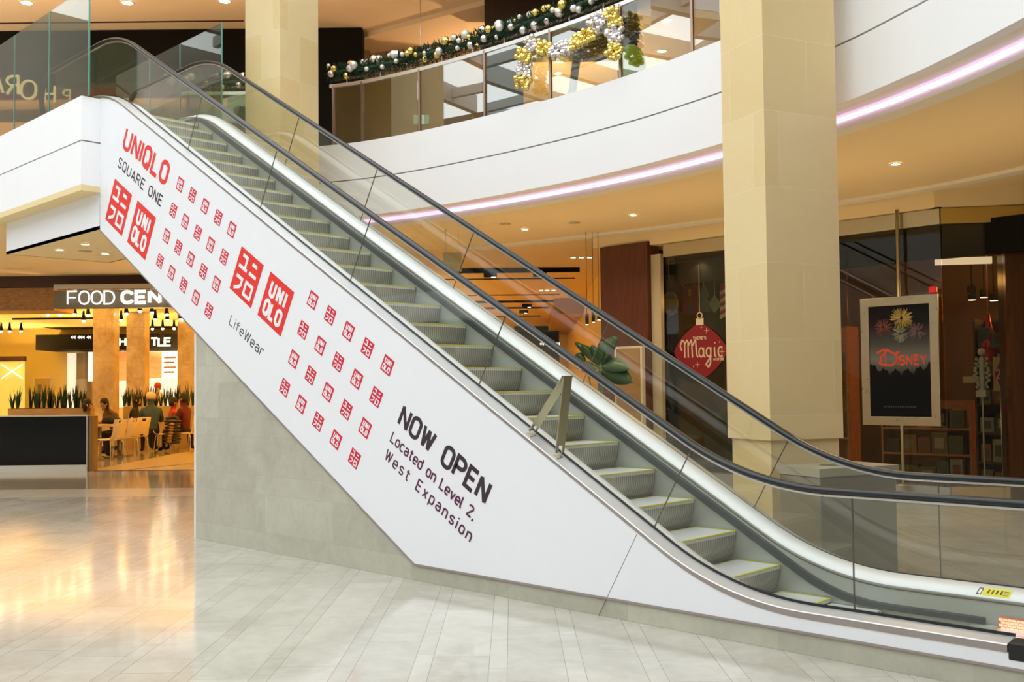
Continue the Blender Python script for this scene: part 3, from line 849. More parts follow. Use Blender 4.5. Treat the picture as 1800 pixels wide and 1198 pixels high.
def balustrade(name, label, ss, d=.08, zt=6.70):
    e = empty(name); tag(e, label, 'railing')
    for a, b_ in zip(ss[:-1], ss[1:]):
        pa = curve_pts(a + .02, b_ - .02, d, 2); pb2 = curve_pts(a + .02, b_ - .02, d + .012, 2)
        MB().rings([[(p[0], p[1], 5.70), (q[0], q[1], 5.70), (q[0], q[1], zt - .03), (p[0], p[1], zt - .03)] for p, q in zip(pa, pb2)], True, True, 0, False).build('glass_panel', m_glass_bal, e)
    for s in ss:
        p = edge_pt(s, d)
        MB().box((p[0], p[1], (5.70 + zt) / 2), (.03, .05, zt - 5.70), .3).build('post', m_postm, e)
    pa = curve_pts(ss[0] - .05, ss[-1] + .05, d - .02, 40); pb2 = curve_pts(ss[0] - .05, ss[-1] + .05, d + .035, 40)
    MB().rings([[(p[0], p[1], zt - .035), (q[0], q[1], zt - .035), (q[0], q[1], zt + .02), (p[0], p[1], zt + .02)] for p, q in zip(pa, pb2)], True, True, 0, False).build('top_rail', m_rail, e)
    MB().tube([(p[0], p[1], zt + .12) for p in curve_pts(ss[0] - .05, ss[-1] + .05, d + .07, 40)], .022, 8).build('wood_handrail', m_postm, e)
    for s in np.arange(ss[0] + .2, ss[-1], .62):
        p = edge_pt(s, d + .03)
        MB().box((p[0], p[1], zt + .065), (.014, .014, .11)).build('rail_bracket', m_rail, e)
    return e
balustrade('glass_balustrade', 'long curved glass balustrade on the white balcony right of the far limestone pillar', post_s)
balustrade('glass_balustrade', 'short glass balustrade at the escalator head left of the far limestone pillar', [-11.0, -10.3, -9.62])
# evergreen garlands with baubles
def garland(name, label, s0, s1, zc, nb, seed):
    rnd = random.Random(seed)
    e = empty(name); tag(e, label, 'garland')
    mb = MB(); n = int((s1 - s0) / .0016)
    for i in range(n):
        s = s0 + (s1 - s0) * rnd.random(); p = edge_pt(s, .14)
        a = rnd.random() * 2 * math.pi; el = rnd.random() * 2 * math.pi
        rr = .125 * math.sqrt(rnd.random())
        c = np.array([p[0] + rr * math.cos(a) * .8, p[1] + rr * math.cos(a) * .6, zc + rr * math.sin(a) * .9])
        d = np.array([math.cos(el) * math.cos(a), math.sin(el) * .8, math.sin(a)]); d /= np.linalg.norm(d)
        L = .05 + .07 * rnd.random(); w = np.cross(d, [0, 0, 1.0]); w = w / (np.linalg.norm(w) + 1e-6) * .009; u = np.cross(d, w) 
        t = c + d * L; m_ = c + d * L * .5
        mb.add([c, m_ + w, t, m_ - w, m_ + u, m_ - u], [(0, 1, 2, 3), (0, 4, 2, 5)])
    mb.tube([(p[0], p[1], zc) for p in curve_pts(s0, s1, .14, 40)], .04, 8)
    mb.build('fir_foliage', m_fir, e, fix=False)
    for i in range(nb):
        s = s0 + (s1 - s0) * (i + rnd.random() * .8) / nb
        a = rnd.choice([rnd.uniform(200, 320), rnd.uniform(60, 200)]); r = rnd.choice([.040, .052, .060, .070])
        p = edge_pt(s, .14 + .11 * math.cos(math.radians(a)))
        m_ = rnd.choice([(m_gold, 'gold_bauble'), (m_silver, 'silver_bauble'), (m_pearl, 'pearl_bauble'), (m_pearl, 'pearl_bauble')])
        MB().ball((p[0], p[1], zc - .10 * math.sin(math.radians(a)) + .02), r, 12, 8).build(m_[1], m_[0], e, fix=False)
garland('evergreen_garland', 'long fir garland with gold and silver baubles along the curved balcony rail', -9.1, -2.2, 6.93, 92, 3)
garland('evergreen_garland', 'short fir garland with baubles at the escalator head left of the far pillar', -11.2, -9.55, 6.90, 26, 4)
# bauble letter M hung on the balustrade
def Mpt(px, py):
    s = edge_at_px(px, -.06); p = edge_pt(s, -.06)
    D_ = (p[0] - CAM[0]) * -ROT[0][2] + (p[1] - CAM[1]) * -ROT[1][2] + (6.3 - CAM[2]) * -ROT[2][2]
    return np.array([p[0], p[1], Z(px, py, D_)])
em = empty('bauble_letter'); tag(em, 'large letter M made of gold and silver baubles on the balcony glass', 'decoration')
segs = [((924, 158), (923, 135), 0), ((923, 135), (924, 108), 1), ((924, 108), (930, 86), 0), ((930, 82), (948, 76), 1), ((948, 78), (972, 92), 0), ((972, 94), (1008, 82), 1),
        ((1008, 80), (1048, 58), 0), ((1045, 52), (1072, 26), 1), ((1072, 20), (1090, 30), 0), ((1084, 30), (1086, 46), 0), ((1084, 48), (1086, 76), 1), ((1084, 78), (1083, 106), 0)]
rnd = random.Random(11); nballs = 0; extra = MB()
for (a, b_, k) in segs:
    L = math.hypot(b_[0] - a[0], b_[1] - a[1])
    cnt = max(12, int(L * .85))
    for i in range(cnt):
        t = (i + rnd.random() * .5) / cnt
        dx, dy = (b_[1] - a[1]) / L, -(b_[0] - a[0]) / L
        w_ = ((i % 4) - 1.5) * 6.0 + rnd.uniform(-1.2, 1.2)
        q_ = Mpt(a[0] + (b_[0] - a[0]) * t + dx * w_, a[1] + (b_[1] - a[1]) * t + dy * w_)
        q_[1] -= rnd.uniform(0, .10)
        r = rnd.uniform(.034, .043)
        nballs += 1
        if nballs <= 98:
            MB().ball(q_, r, 12, 8).build('silver_bauble' if k else 'gold_bauble', m_silver if k else m_gold, em, fix=False)
        else:
            extra.ball(q_, r, 12, 8, 1 if k else 0)
if extra.v: tag(extra.build('bauble_cluster', [m_gold, m_silver], em, fix=False), kind='stuff')
# ornaments seen behind the glass by the letter
def leafball(name, label, cat, c, sc, mm, seed, n=260):
    rnd = random.Random(seed); mb = MB()
    for i in range(n):
        d = np.array([rnd.gauss(0, 1), rnd.gauss(0, 1), rnd.gauss(0, 1)]); d /= np.linalg.norm(d)
        p = np.array(c) + d * np.array(sc) * rnd.uniform(.55, .9); t = np.array(c) + d * np.array(sc) * rnd.uniform(.95, 1.15)
        w = np.cross(d, [.3, .2, 1]); w = w / np.linalg.norm(w) * .05
        m_ = (p + t) / 2
        mb.add([p, m_ + w, t, m_ - w], [(0, 1, 2, 3)])
    mb.ball(c, 1, 14, 9, 0, [x * .7 for x in sc])
    tag(mb.build(name, mm, fix=False), label, cat)
c = at(1107, 52, 15.6)
leafball('feathery_ornament', 'brown feathery ornament behind the balcony glass beside the bauble letter', 'ornament', c, (.16, .16, .30), plain('brown feather', (.10, .055, .03), .7, 0, .4, 12), 5)
c = at(1110, 112, 15.3)
mb = MB().lathe([(.02, -.34), (.19, -.34), (.22, -.1), (.21, .08), (.15, .22), (.06, .29), (.005, .30)], c, 18, 0, 1, .45, HALL)
gl = mb.build('lime_ornament', plain('lime green felt', (.50, .66, .03), .8, 0, .05, 3)); tag(gl, 'lime green rounded leaf shaped ornament behind the balcony glass under the brown one', 'ornament')
# tall glass barriers each side of the escalator head
def barrier(name, label, Y, xs, z0, z1):
    e = empty(name); tag(e, label, 'glass barrier')
    for a, b_ in zip(xs[:-1], xs[1:]):
        MB().box2((b_ + .005, Y - .008, z0), (a - .005, Y + .008, z1)).build('glass_panel', m_glass_tall, e)
        MB().box2((a - .006, Y - .009, z0), (a + .010, Y + .009, z1)).build('green_edge', m_glass_edge, e)
barrier('glass_barrier', 'tall frameless glass barrier on the white balcony edge at the far left', -.19, [-8.93, -10.28, -11.63, -12.98, -14.33, -15.68], 5.70, 7.20)
barrier('glass_barrier', 'tall frameless glass barrier behind the escalator head by the far pillar', 1.80, [-8.95, -10.22, -11.25, -12.5], 5.70, 7.20)
# dark shopfront on the upper level with solid cream letters standing in for mirrored lettering
struct(cbox(MB(), 19.55, 19.60, -420, 428, 8.988, 9.0).build('trim_23', m_header))
e = empty('upper_shopfront'); tag(e, 'black upper level shopfront with reversed cream letters behind the escalator head', 'shopfront')
cbox(MB(), 20.0, 20.3, -420, 640, 7.92, 8.985).build('black_fascia', m_matblack, e)
cbox(MB(), 20.0, 20.3, 400, 640, 5.6, 7.92).build('black_wall', m_matblack, e)
cbox(MB(), 20.35, 21.2, 556, 600, 5.6, 7.0).build('dark_door', plain('dark green door', (.06, .075, .06), .3, 0, 0), e)
cbox(MB(), 21.6, 21.7, -420, 420, 8.08, 8.40).build('red_band', plain('red brown band', (.42, .07, .02), .5, 0, .1), e)
cbox(MB(), 25, 25.2, -420, 430, 5.6, 8.5).build('lit_back_wall', plain('peach lit wall', (.85, .62, .40), .8, 0, .1, 1), e)
cbox(MB(), 21.0, 21.4, -420, 420, 8.45, 8.985).build('inner_header', m_matblack, e)
for i, px in enumerate((40, 120, 215, 290, 365)):
    sh = cbox(MB(), 23.2, 23.6, px - 26, px + 26, 5.6, 6.9)
    for k in range(4): cbox(sh, 23.0, 23.2, px - 25, px + 25, 5.75 + k * .3, 5.95 + k * .3, 1)
    sh.build('display_case', [plain('case cream', (.80, .70, .50), .5, 0, 0), plain('case goods', (.55, .16, .06), .5, 0, .5, 14)], e)
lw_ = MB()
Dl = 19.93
def signmap(px0, py0, sc, Dd, flip=1):
    o_ = at(px0, py0, Dd)
    def fn(x, y, d):
        return (o_[0] + E1[0] * x * sc * flip - E2[0] * d, o_[1] + E1[1] * x * sc * flip - E2[1] * d, o_[2] + y * sc)
    return fn
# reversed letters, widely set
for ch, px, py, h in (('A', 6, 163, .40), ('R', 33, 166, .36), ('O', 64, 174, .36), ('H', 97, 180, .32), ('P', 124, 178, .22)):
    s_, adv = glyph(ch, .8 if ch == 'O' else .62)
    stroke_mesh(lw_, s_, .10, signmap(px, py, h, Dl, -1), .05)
lw_.build('lettering', plain('cream raised letters', (.86, .74, .52), .4, 0, 0, emit=(1, .8, .5), estr=.8), e, fix=False)  # glow added so the letters read through the tinted glass
# illuminated running man exit sign
ex = empty('exit_sign'); tag(ex, 'green running man exit sign behind the balcony glass', 'sign')
o_ = at(727, 218, 17.3)
exf = lambda x, y, d: (o_[0] + E1[0] * x - E2[0] * d, o_[1] + E1[1] * x - E2[1] * d, o_[2] + y)
mb = MB(); W_, H_ = .265, .15
for k, (a0, a1, mi) in enumerate(((0, 1, 0), (.36, .68, 1))):
    x0, x1 = a0 * W_, a1 * W_; dd = .03 + .002 * k
    mb.add([exf(x0, 0, 0), exf(x1, 0, 0), exf(x1, H_, 0), exf(x0, H_, 0), exf(x0, 0, dd), exf(x1, 0, dd), exf(x1, H_, dd), exf(x0, H_, dd)],
           [(3, 2, 1, 0), (4, 5, 6, 7), (0, 1, 5, 4), (1, 2, 6, 5), (2, 3, 7, 6), (3, 0, 4, 7)], mi)
mb.build('sign_panel', [emitter('exit green', (.05, .35, .16), .5), emitter('exit white', (.85, 1, .9), .8)], ex)
mb = MB()
stroke_mesh(mb, [[(.135, .085), (.125, .055), (.108, .02)], [(.125, .055), (.15, .045), (.152, .018)], [(.112, .06), (.128, .09), (.15, .07), (.162, .08)]], .012, lambda x, y, d: exf(x, y, d + .033), .002)
mb.ball(exf(.143, .112, .034), .011, 8, 6)
mb.build('running_man', emitter('exit dark green', (.02, .16, .08), .3), ex, fix=False)
# hanger so the sign is carried by the ceiling
MB().tube([exf(.13, H_, .015), (exf(.13, H_, .015)[0], exf(.13, H_, .015)[1], 9.0)], .008, 6).build('hanging_rod', m_steel, ex)
# solid stand-ins for slanted beams reflected in the glass under the letter
for nm, px, D_, lab in (('reflected_beam', 1000, 17.5, 'grey stand-in for a slanted beam reflected in the balcony glass under the middle of the bauble letter'), ('reflected_beam', 1085, 17.5, 'grey stand-in for a slanted beam reflected in the balcony glass under the right leg of the bauble letter')):
    a = at(px - 12, 190, D_); b_ = at(px + 18, 70, D_)
    if a[2] < 5.6: a[2] = 5.6
    tag(MB().tube([(a[0], a[1], 5.6), (b_[0], b_[1], b_[2])], .07, 8).build(nm, plain('grey reflected beam', (.30, .28, .22), .4, 0, 0)), lab, 'post')
# upper level downlights
def downlight(name, label, p, zc, r=.07, mm=m_lamp, group=None):
    e = empty(name, (p[0], p[1], zc)); tag(e, label, 'ceiling light', group)
    MB().lathe([(r, -.004), (r * 1.02, -.014), (r * 1.35, -.010), (r * 1.35, 0)], (0, 0, 0), 18, caps=False).build('ring', m_beige, e)
    MB().lathe([(r, -.006), (.001, -.006)], (0, 0, 0), 18).build('lens', mm, e)
def on_z(px, py, z):
    r = ROT @ np.array([(px - 900) / F_PX, -(py - PY) / F_PX, -1.0]); return CAM + r * (z - CAM[2]) / r[2]
for px, py, lab in ((47, 4, 'first round downlight from the left in the peach upper ceiling'), (224, 4, 'round downlight in the peach upper ceiling above the escalator head'), (395, 1, 'round downlight in the peach upper ceiling just left of the far pillar'),
                    (1172, 35, 'upper ceiling downlight seen through glass right of the bauble letter'), (1163, 89, 'lower ceiling downlight seen through glass right of the bauble letter'),
                    (983, 107, 'ceiling downlight seen through glass under the dip of the bauble letter'), (981, 128, 'lowest ceiling downlight seen through glass inside the bauble letter')):
    downlight('downlight', lab, on_z(px, py, 9.0), 8.995, .10, m_lamp)
# concourse downlights
for px, py, lab in ((923, 402, 'small bright downlight in the tan concourse ceiling left of the lilac one'), (1113, 377, 'small lilac downlight in the tan concourse ceiling near the wood pier'), (1574, 287, 'small downlight in the tan ceiling right of the near pillar')):
    downlight('downlight', lab, on_z(px, py, 4.42), 4.417, .055, m_lamp_w)
for px, py, lab in ((105, 438, 'left downlight under the white escalator housing'), (150, 428, 'rear downlight under the white escalator housing'), (185, 445, 'right downlight under the white escalator housing')):
    downlight('downlight', lab, on_z(px, py, 3.93), 3.928, .06, m_lamp)
for px, py, lab in ((888, 393, 'round flush speaker grille in the tan concourse ceiling'), (1010, 391, 'round flush smoke detector in the tan concourse ceiling'), (150, 441, 'dark round vent under the white escalator housing')):
    zc = 4.42 if px > 500 else 3.93
    p = on_z(px, py, zc)
    tag(MB().lathe([(.10, 0), (.10, -.008), (.001, -.012)], (p[0], p[1], zc), 18).build('ceiling_disc', plain('ceiling disc', (.52, .42, .24), .7, 0, 0)), lab, 'ceiling fitting')

# ================================================================== FOOD HALL
def fn_at(px, py, D_): return at(px, py, D_)
# sign
e = empty('food_centre_sign'); tag(e, 'grey hanging board with lit white FOOD CENTRE letters over the hall mouth', 'sign')
cbox(MB(), 22.8, 23.05, 93, 520, 3.63, 4.04).build('sign_board', m_signgrey, e)
lm = MB()
o_ = at(119, 534.5, 22.79)
fmap = lambda x, y, d: (o_[0] + E1[0] * x - E2[0] * d, o_[1] + E1[1] * x - E2[1] * d, o_[2] + y)
ppm = F_PX / 22.79
stroke_mesh(lm, fit('FOOD', 0, 82 / ppm, .0, .29, .78, .2), .030, fmap, .02)
stroke_mesh(lm, fit('CENTRE', 96 / ppm, 236 / ppm, .02, .27, .72, .26), .070, fmap, .02)
lm.build('lettering', m_letter, e, fix=False)
# chrome soffit strip over the sign
tag(cbox(MB(), 22.7, 23.15, 93, 520, 4.06, 4.165).build('mirror_soffit', plain('mirror soffit', (.5, .47, .42), .12, 1, 0)), 'mirror finish strip above the FOOD CENTRE board', 'trim strip')
tag(cbox(MB(), 23.3, 24.4, -300, 93, 3.63, 4.16).build('timber_bulkhead', wood('amber timber', (.50, .24, .05), (.30, .12, .02), (3, 3, 8))), 'amber timber bulkhead left of the FOOD CENTRE board', 'bulkhead')
# marble columns inside the hall
for px0, px1, D_, lab in ((163, 199, 30, 'veined marble column nearest the black counter'), (222, 254, 34, 'veined marble column in the middle of the hall mouth'), (312, 352, 33.0, 'veined marble column beside the pale stone wall')):
    e = empty('marble_column'); tag(e, lab, 'column')
    cbox(MB(), D_, D_ + .45, px0, px1, 0, 4.415).build('shaft', m_marble, e)
    cbox(MB(), D_ - .02, D_ + .47, px0 - .6, px1 + .6, 0, .12).build('base', m_header, e)
# black glossy counter
e = empty('black_counter'); tag(e, 'long glossy black counter with white base left of the hall mouth', 'counter')
cbox(MB(), 22.0, 22.22, -420, 152, .145, 1.20).build('body', m_dark, e)
cbox(MB(), 21.98, 22.22, -420, 152, 0, .145).build('base', plain('pale grey base', (.62, .60, .50), .4, 0, 0), e)
cbox(MB(), 21.97, 22.24, -420, 153.5, 1.20, 1.225).build('top_edge', m_steel, e)
cbox(MB(), 21.96, 22.0, 152, 154, 0, 1.225).build('corner_trim', m_steel, e)
cbox(MB(), 22.02, 22.24, 154, 165, 0, 1.20).build('end_panel', wood('brown end panel', (.34, .18, .04), (.20, .10, .02), (6, 6, .5), .25), e)
# floor: dark joint of the hall threshold and warm stone inside
struct(cbox(MB(), 22.15, 42.9, 154, 1400, .001, .006).build('floor_hall', plain('warm hall floor', (.72, .54, .30), .22, 0, .08, 2)))
struct(cbox(MB(), 22.06, 22.15, 154, 420, .001, .008).build('trim_20', m_header))
p = [G(225, 22.3), G(232, 22.3), G(420, 25.6), G(420, 25.5)]
struct(MB().prism_z([tuple(x) for x in p], .006, .010).build('trim_21', m_header))
# back wall kiosks
e = empty('food_kiosk'); tag(e, 'food kiosk with black sign reading TLE at the back of the hall', 'kiosk')
cbox(MB(), 41.0, 42.9, 197, 420, 3.48, 4.10).build('sign_band', m_matblack, e)
cbox(MB(), 42.6, 42.9, 197, 420, .9, 3.45).build('lit_backdrop', m_bright, e)
cbox(MB(), 41.2, 41.8, 197, 420, 0, 1.1).build('front_counter', m_cream, e)
km = MB()
for ch, px in (('B', 200), ('H', 210), ('T', 266), ('L', 279), ('E', 290)):
    s_, adv = glyph(ch, .7)
    o2 = at(px, 607, 40.95)
    stroke_mesh(km, s_, .20, lambda x, y, d, o2=o2: (o2[0] + E1[0] * x * .36 - E2[0] * d, o2[1] + E1[1] * x * .36 - E2[1] * d, o2[2] + y * .30), .03)
km.build('lettering', m_letter, e, fix=False)
for px0, px1, z0, z1, mm, nm in ((200, 222, 2.2, 3.4, m_menu_red, 'menu_board'), (262, 284, 2.3, 3.4, m_menu_red, 'menu_board'), (285, 312, 2.3, 3.4, m_menu, 'menu_board')):
    b = cbox(MB(), 41.6, 41.7, px0, px1, z0, z1, 0).build(nm, mm, e)
    lb = MB()
    for k in range(4): cbox(lb, 41.58, 41.6, px0 + 3, px1 - 6 + (k % 2) * 3, z0 + .2 + k * .2, z0 + .27 + k * .2)
    lb.build('menu_text', plain('menu text', (.6, .30, .12), .5, 0, 0) if mm is m_menu else m_wprint, b)
e = empty('food_kiosk'); tag(e, 'food kiosk with long black sign and white chevrons left of the first marble column', 'kiosk')
cbox(MB(), 41.0, 42.9, 62, 180, 3.48, 4.10).build('sign_band', m_matblack, e)
cbox(MB(), 42.5, 42.9, 118, 133, .9, 3.4).build('lit_pillar', m_bright, e)
cbox(MB(), 42.3, 42.9, 134, 149, .9, 3.4).build('kitchen_back', plain('kitchen steel', (.36, .33, .28), .4, .3, .1), e)
cbox(MB(), 41.9, 42.1, 134, 149, 1.7, 2.3).build('range_hood', m_steel, e)
cbox(MB(), 41.6, 41.75, 155, 163, 2.2, 3.4).build('menu_board', m_menu, e)
cbox(MB(), 41.2, 41.8, 118, 149, 0, 1.1).build('front_counter', m_cream, e)
ch_ = MB()
for px in (124, 128.5, 136, 140, 144.5, 152, 156):
    o2 = at(px, 592.5, 40.95)
    P_ = [(.0, .0), (.09, .07), (.09, -.07)]
    ch_.add([(o2[0] + E1[0] * x, o2[1] + E1[1] * x, o2[2] + y) for x, y in P_], [(0, 2, 1)])
ch_.build('chevrons', m_letter, e, fix=False)
# left: yellow green window, door
e = empty('lit_window_display'); tag(e, 'yellow green lit window with white crossed lines at the far left', 'window display')
cbox(MB(), 41.5, 41.6, -200, 42, .6, 3.05).build('lit_panel', plain('lime lit panel', (.7, .72, .25), .5, 0, 0, emit=(.85, .72, .16), estr=.4), e)
cbox(MB(), 41.45, 41.6, -200, 43, 3.05, 3.25).build('head_frame', m_header, e)
sm = MB()
for (a, b_) in (((2, 640), (40, 665)), ((2, 665), (40, 640))):
    p = at(*a, 41.4); q = at(*b_, 41.4); sm.tube([p, q], .02, 6)
sm.build('crossed_lines', m_letter, e)
e = empty('service_door'); tag(e, 'tan service door with narrow glass in the far yellow wall', 'door')
cbox(MB(), 42.85, 42.98, 58, 88, 0, 2.4).build('frame', m_cream, e)
cbox(MB(), 42.80, 42.85, 61, 87, 0, 2.35).build('leaf', plain('tan door leaf', (.55, .36, .14), .5, 0, .05), e)
cbox(MB(), 42.78, 42.80, 66, 72, 1.1, 2.1).build('glass_slit', plain('dark slit', (.20, .20, .14), .2, 0, 0), e)
# planters and plants
def snake_plant(seed):
    rnd = random.Random(seed); mb = MB()
    for i in range(9):
        a = rnd.random() * 6.28; ln = rnd.uniform(.05, .13); h = rnd.uniform(.32, .66); w = .022
        d = np.array([math.cos(a), math.sin(a)]); nn = np.array([-d[1], d[0]]) * w
        pts = [(d * .02, 0, .8), (d * ln * .45, h * .5, 1.0), (d * ln * 1.0, h, .05)]
        vs = []
        for p, z, k in pts: vs += [(p[0] + nn[0] * k, p[1] + nn[1] * k, z), (p[0] - nn[0] * k, p[1] - nn[1] * k, z)]
        mb.add(vs, [(0, 1, 3, 2), (2, 3, 5, 4)])
        vs2 = [(v[0] + d[0] * .008, v[1] + d[1] * .008, v[2]) for v in vs]
        mb.add(vs2, [(1, 0, 2, 3), (3, 2, 4, 5)])
    return mb
protos = [snake_plant(s).build('bladed_plant', m_snake, fix=False) for s in (1, 2, 3)]
used = [False] * 3
def put_plant(px, D_, z, lab, grp, i):
    k = i % 3; p = G(px, D_)
    if used[k]: o = protos[k].copy(); COL.objects.link(o)
    else: o = protos[k]; used[k] = True
    o.location = (p[0], p[1], z); o.rotation_euler = (0, 0, i * 1.7); o.scale = (1, 1, .85 + .3 * ((i * 37) % 10) / 10)
    tag(o, lab, 'plant', grp)
e = empty('planter_box'); tag(e, 'tan wooden planter ledge behind the glossy black counter', 'planter')
cbox(MB(), 27.0, 27.6, 14, 150, 0, 1.30).build('box', m_tanwood, e)
cbox(MB(), 27.06, 27.54, 15, 149, 1.30, 1.31).build('soil', plain('soil', (.03, .02, .012), .9, 0, .2), e)
for i in range(17):
    px = 22 + i * 7.7 + (i % 3) * 1.5
    if 34 < px < 50: continue
    put_plant(px, 27.3, 1.31, 'dark bladed plant in the planter ledge behind the black counter', 'plants behind the black counter', i)
e = empty('planter_bench'); tag(e, 'curved tan bench back with planter behind the seated people', 'planter')
cbox(MB(), 30.9, 31.6, 217, 420, 0, 1.28).build('bench_back', plain('tan bench back', (.55, .40, .20), .5, 0, .05), e)
cbox(MB(), 30.3, 30.9, 217, 420, 0, .46).build('bench_seat', plain('tan bench seat', (.50, .34, .16), .5, 0, .05), e)
for i in range(20):
    put_plant(219 + i * 7.0 + (i % 4), 31.2, 1.28, 'dark bladed plant on the bench planter behind the seated people', 'plants on the bench planter', i + 1)
# track spots, tracks and slots under the hall ceiling
ts = empty('track_spotlight'); 
MB().box((0, 0, -.03), (.05, .05, .06)).build('mount', m_matblack, ts)
MB().lathe([(.05, -.17), (.075, -.30), (.07, -.31), (.04, -.10), (.045, -.06)], (0, 0, 0), 10).build('head', m_matblack, ts)
MB().ball((0, 0, -.325), .055, 10, 7).build('lens', m_lamp, ts)
first = True
spots = [(6, 530), (38, 530), (84, 548), (106, 548), (131, 548), (155, 550), (147, 560), (213, 560), (222, 548), (246, 543), (267, 546), (293, 550), (273, 559), (294, 560), (318, 559), (268, 576), (286, 576), (306, 576), (17, 578), (37, 578), (2, 578)]
for px, py in spots:
    Dz = (4.42 - .2 - CAM[2]) * F_PX / (694 - py)
    Dz = min(Dz, 41)
    p = at(px, py, Dz)
    o = ts if first else copy_tree(ts)
    first = False
    o.location = (p[0], p[1], 4.42)
    tag(o, 'small black ceiling spotlight over the food hall', 'spotlight', 'ceiling spotlights over the food hall')
for i, (px0, px1, D_, lab) in enumerate(((20, 150, 26.6, 'nearest black light track over the hall behind the black counter'), (20, 163, 31, 'second black light track over the hall behind the black counter'), (20, 163, 36, 'third black light track over the hall behind the black counter'), (200, 330, 29.8, 'black light track between the marble columns'))):
    tag(cbox(MB(), D_, D_ + .06, px0, px1, 4.355, 4.415).build('light_track', m_matblack), lab, 'light track')
for i, (px0, px1, D_, lab, h) in enumerate(((790, 1022, 22.6, 'nearest and thickest black ceiling slot seen above the escalator', .10), (760, 1014, 24.7, 'second thin dark ceiling slot seen above the escalator', .02), (760, 986, 29.0, 'third thin dark ceiling slot seen above the escalator', .02), (760, 977, 31.0, 'black ceiling slot fourth from the front above the escalator', .06), (760, 968, 33.5, 'black ceiling slot fifth from the front above the escalator', .05), (760, 952, 37.5, 'farthest thin black ceiling slot above the escalator', .03))):
    tag(cbox(MB(), D_, D_ + .12, px0, px1, 4.42 - h, 4.42).build('ceiling_slot', m_matblack), lab, 'ceiling slot')
for px, D_, lab in ((864, 22.62, 'twin ceiling spotlight fixed left on the nearest black slot'), (951, 22.62, 'twin ceiling spotlight fixed right on the nearest black slot'), (928, 31.1, 'twin ceiling spotlight on the fourth black slot'), (922, 33.6, 'twin ceiling spotlight on the fifth black slot')):
    p = G(px, D_); e = empty('twin_spotlight', (p[0], p[1], 4.32), HALL); tag(e, lab, 'spotlight')
    MB().box((0, 0, -.05), (.30, .14, .10)).build('housing', m_matblack, e)
    MB().lathe([(.05, -.102), (.001, -.102)], (.07, 0, -.004), 12).build('lens', m_lamp, e)
    MB().lathe([(.05, -.102), (.001, -.102)], (-.07, 0, -.004), 12).build('lens', m_matblack, e)
for px, py, lab in ((1022, 452, 'three lamp recessed fitting in the yellow ceiling beside the wood pier'), (962, 510, 'three lamp recessed fitting in the yellow ceiling seen through glass'), (934, 555, 'small far three lamp recessed fitting in the yellow ceiling')):
    p = on_z(px, py, 4.415); e = empty('recessed_fitting', (p[0], p[1], 4.415), HALL); tag(e, lab, 'ceiling light')
    MB().box((0, 0, 0), (.52, .16, .01)).build('plate', m_ceil_hall, e)
    for k in (-.17, 0, .17): MB().lathe([(.05, -.008), (.001, -.008)], (k, 0, 0), 10).build('lens', m_lamp, e)
for px, py, lab in ((1032, 570, 'slim pendant lamp farthest left beside the wood pier'), (1043, 566, 'slim pendant lamp in the middle beside the wood pier'), (1053, 562, 'slim pendant lamp touching the wood pier edge')):
    p = at(px, py, 17.5); e = empty('pendant_lamp', (p[0], p[1], p[2])); tag(e, lab, 'pendant lamp')
    MB().lathe([(.03, 0), (.03, .18), (.01, .19)], (0, 0, 0), 10).build('shade', m_matblack, e)
    MB().tube([(0, 0, .18), (0, 0, 4.42 - p[2])], .004, 6).build('cord', m_matblack, e)
    MB().lathe([(.026, -.003), (.001, -.003)], (0, 0, 0), 10).build('lens', m_lamp, e)
e = empty('hanging_sign'); tag(e, 'black hanging kiosk sign with white chevrons seen above the escalator', 'sign')
cbox(MB(), 39.5, 39.8, 905, 984, 2.55, 4.15).build('board', m_matblack, e)
sm = MB()
for px in (948, 952, 958, 962, 976, 980):
    o2 = at(px, 604, 39.45); sm.add([(o2[0] + E1[0] * x, o2[1] + E1[1] * x, o2[2] + y) for x, y in ((0, 0), (.09, .07), (.09, -.07))], [(0, 2, 1)])
sm.build('chevrons', m_letter, e, fix=False)
e = empty('hanging_notice'); tag(e, 'small grey green notice board hung from the concourse ceiling above the escalator', 'sign')
cbox(MB(), 17.0, 17.04, 781, 813, 3.70, 4.02).build('board', plain('grey green board', (.42, .37, .20), .6, 0, 0), e)
for px in (786, 808): 
    p = G(px, 17.02); MB().tube([(p[0], p[1], 4.0), (p[0], p[1], 4.42)], .005, 6).build('hanger', m_steel, e)
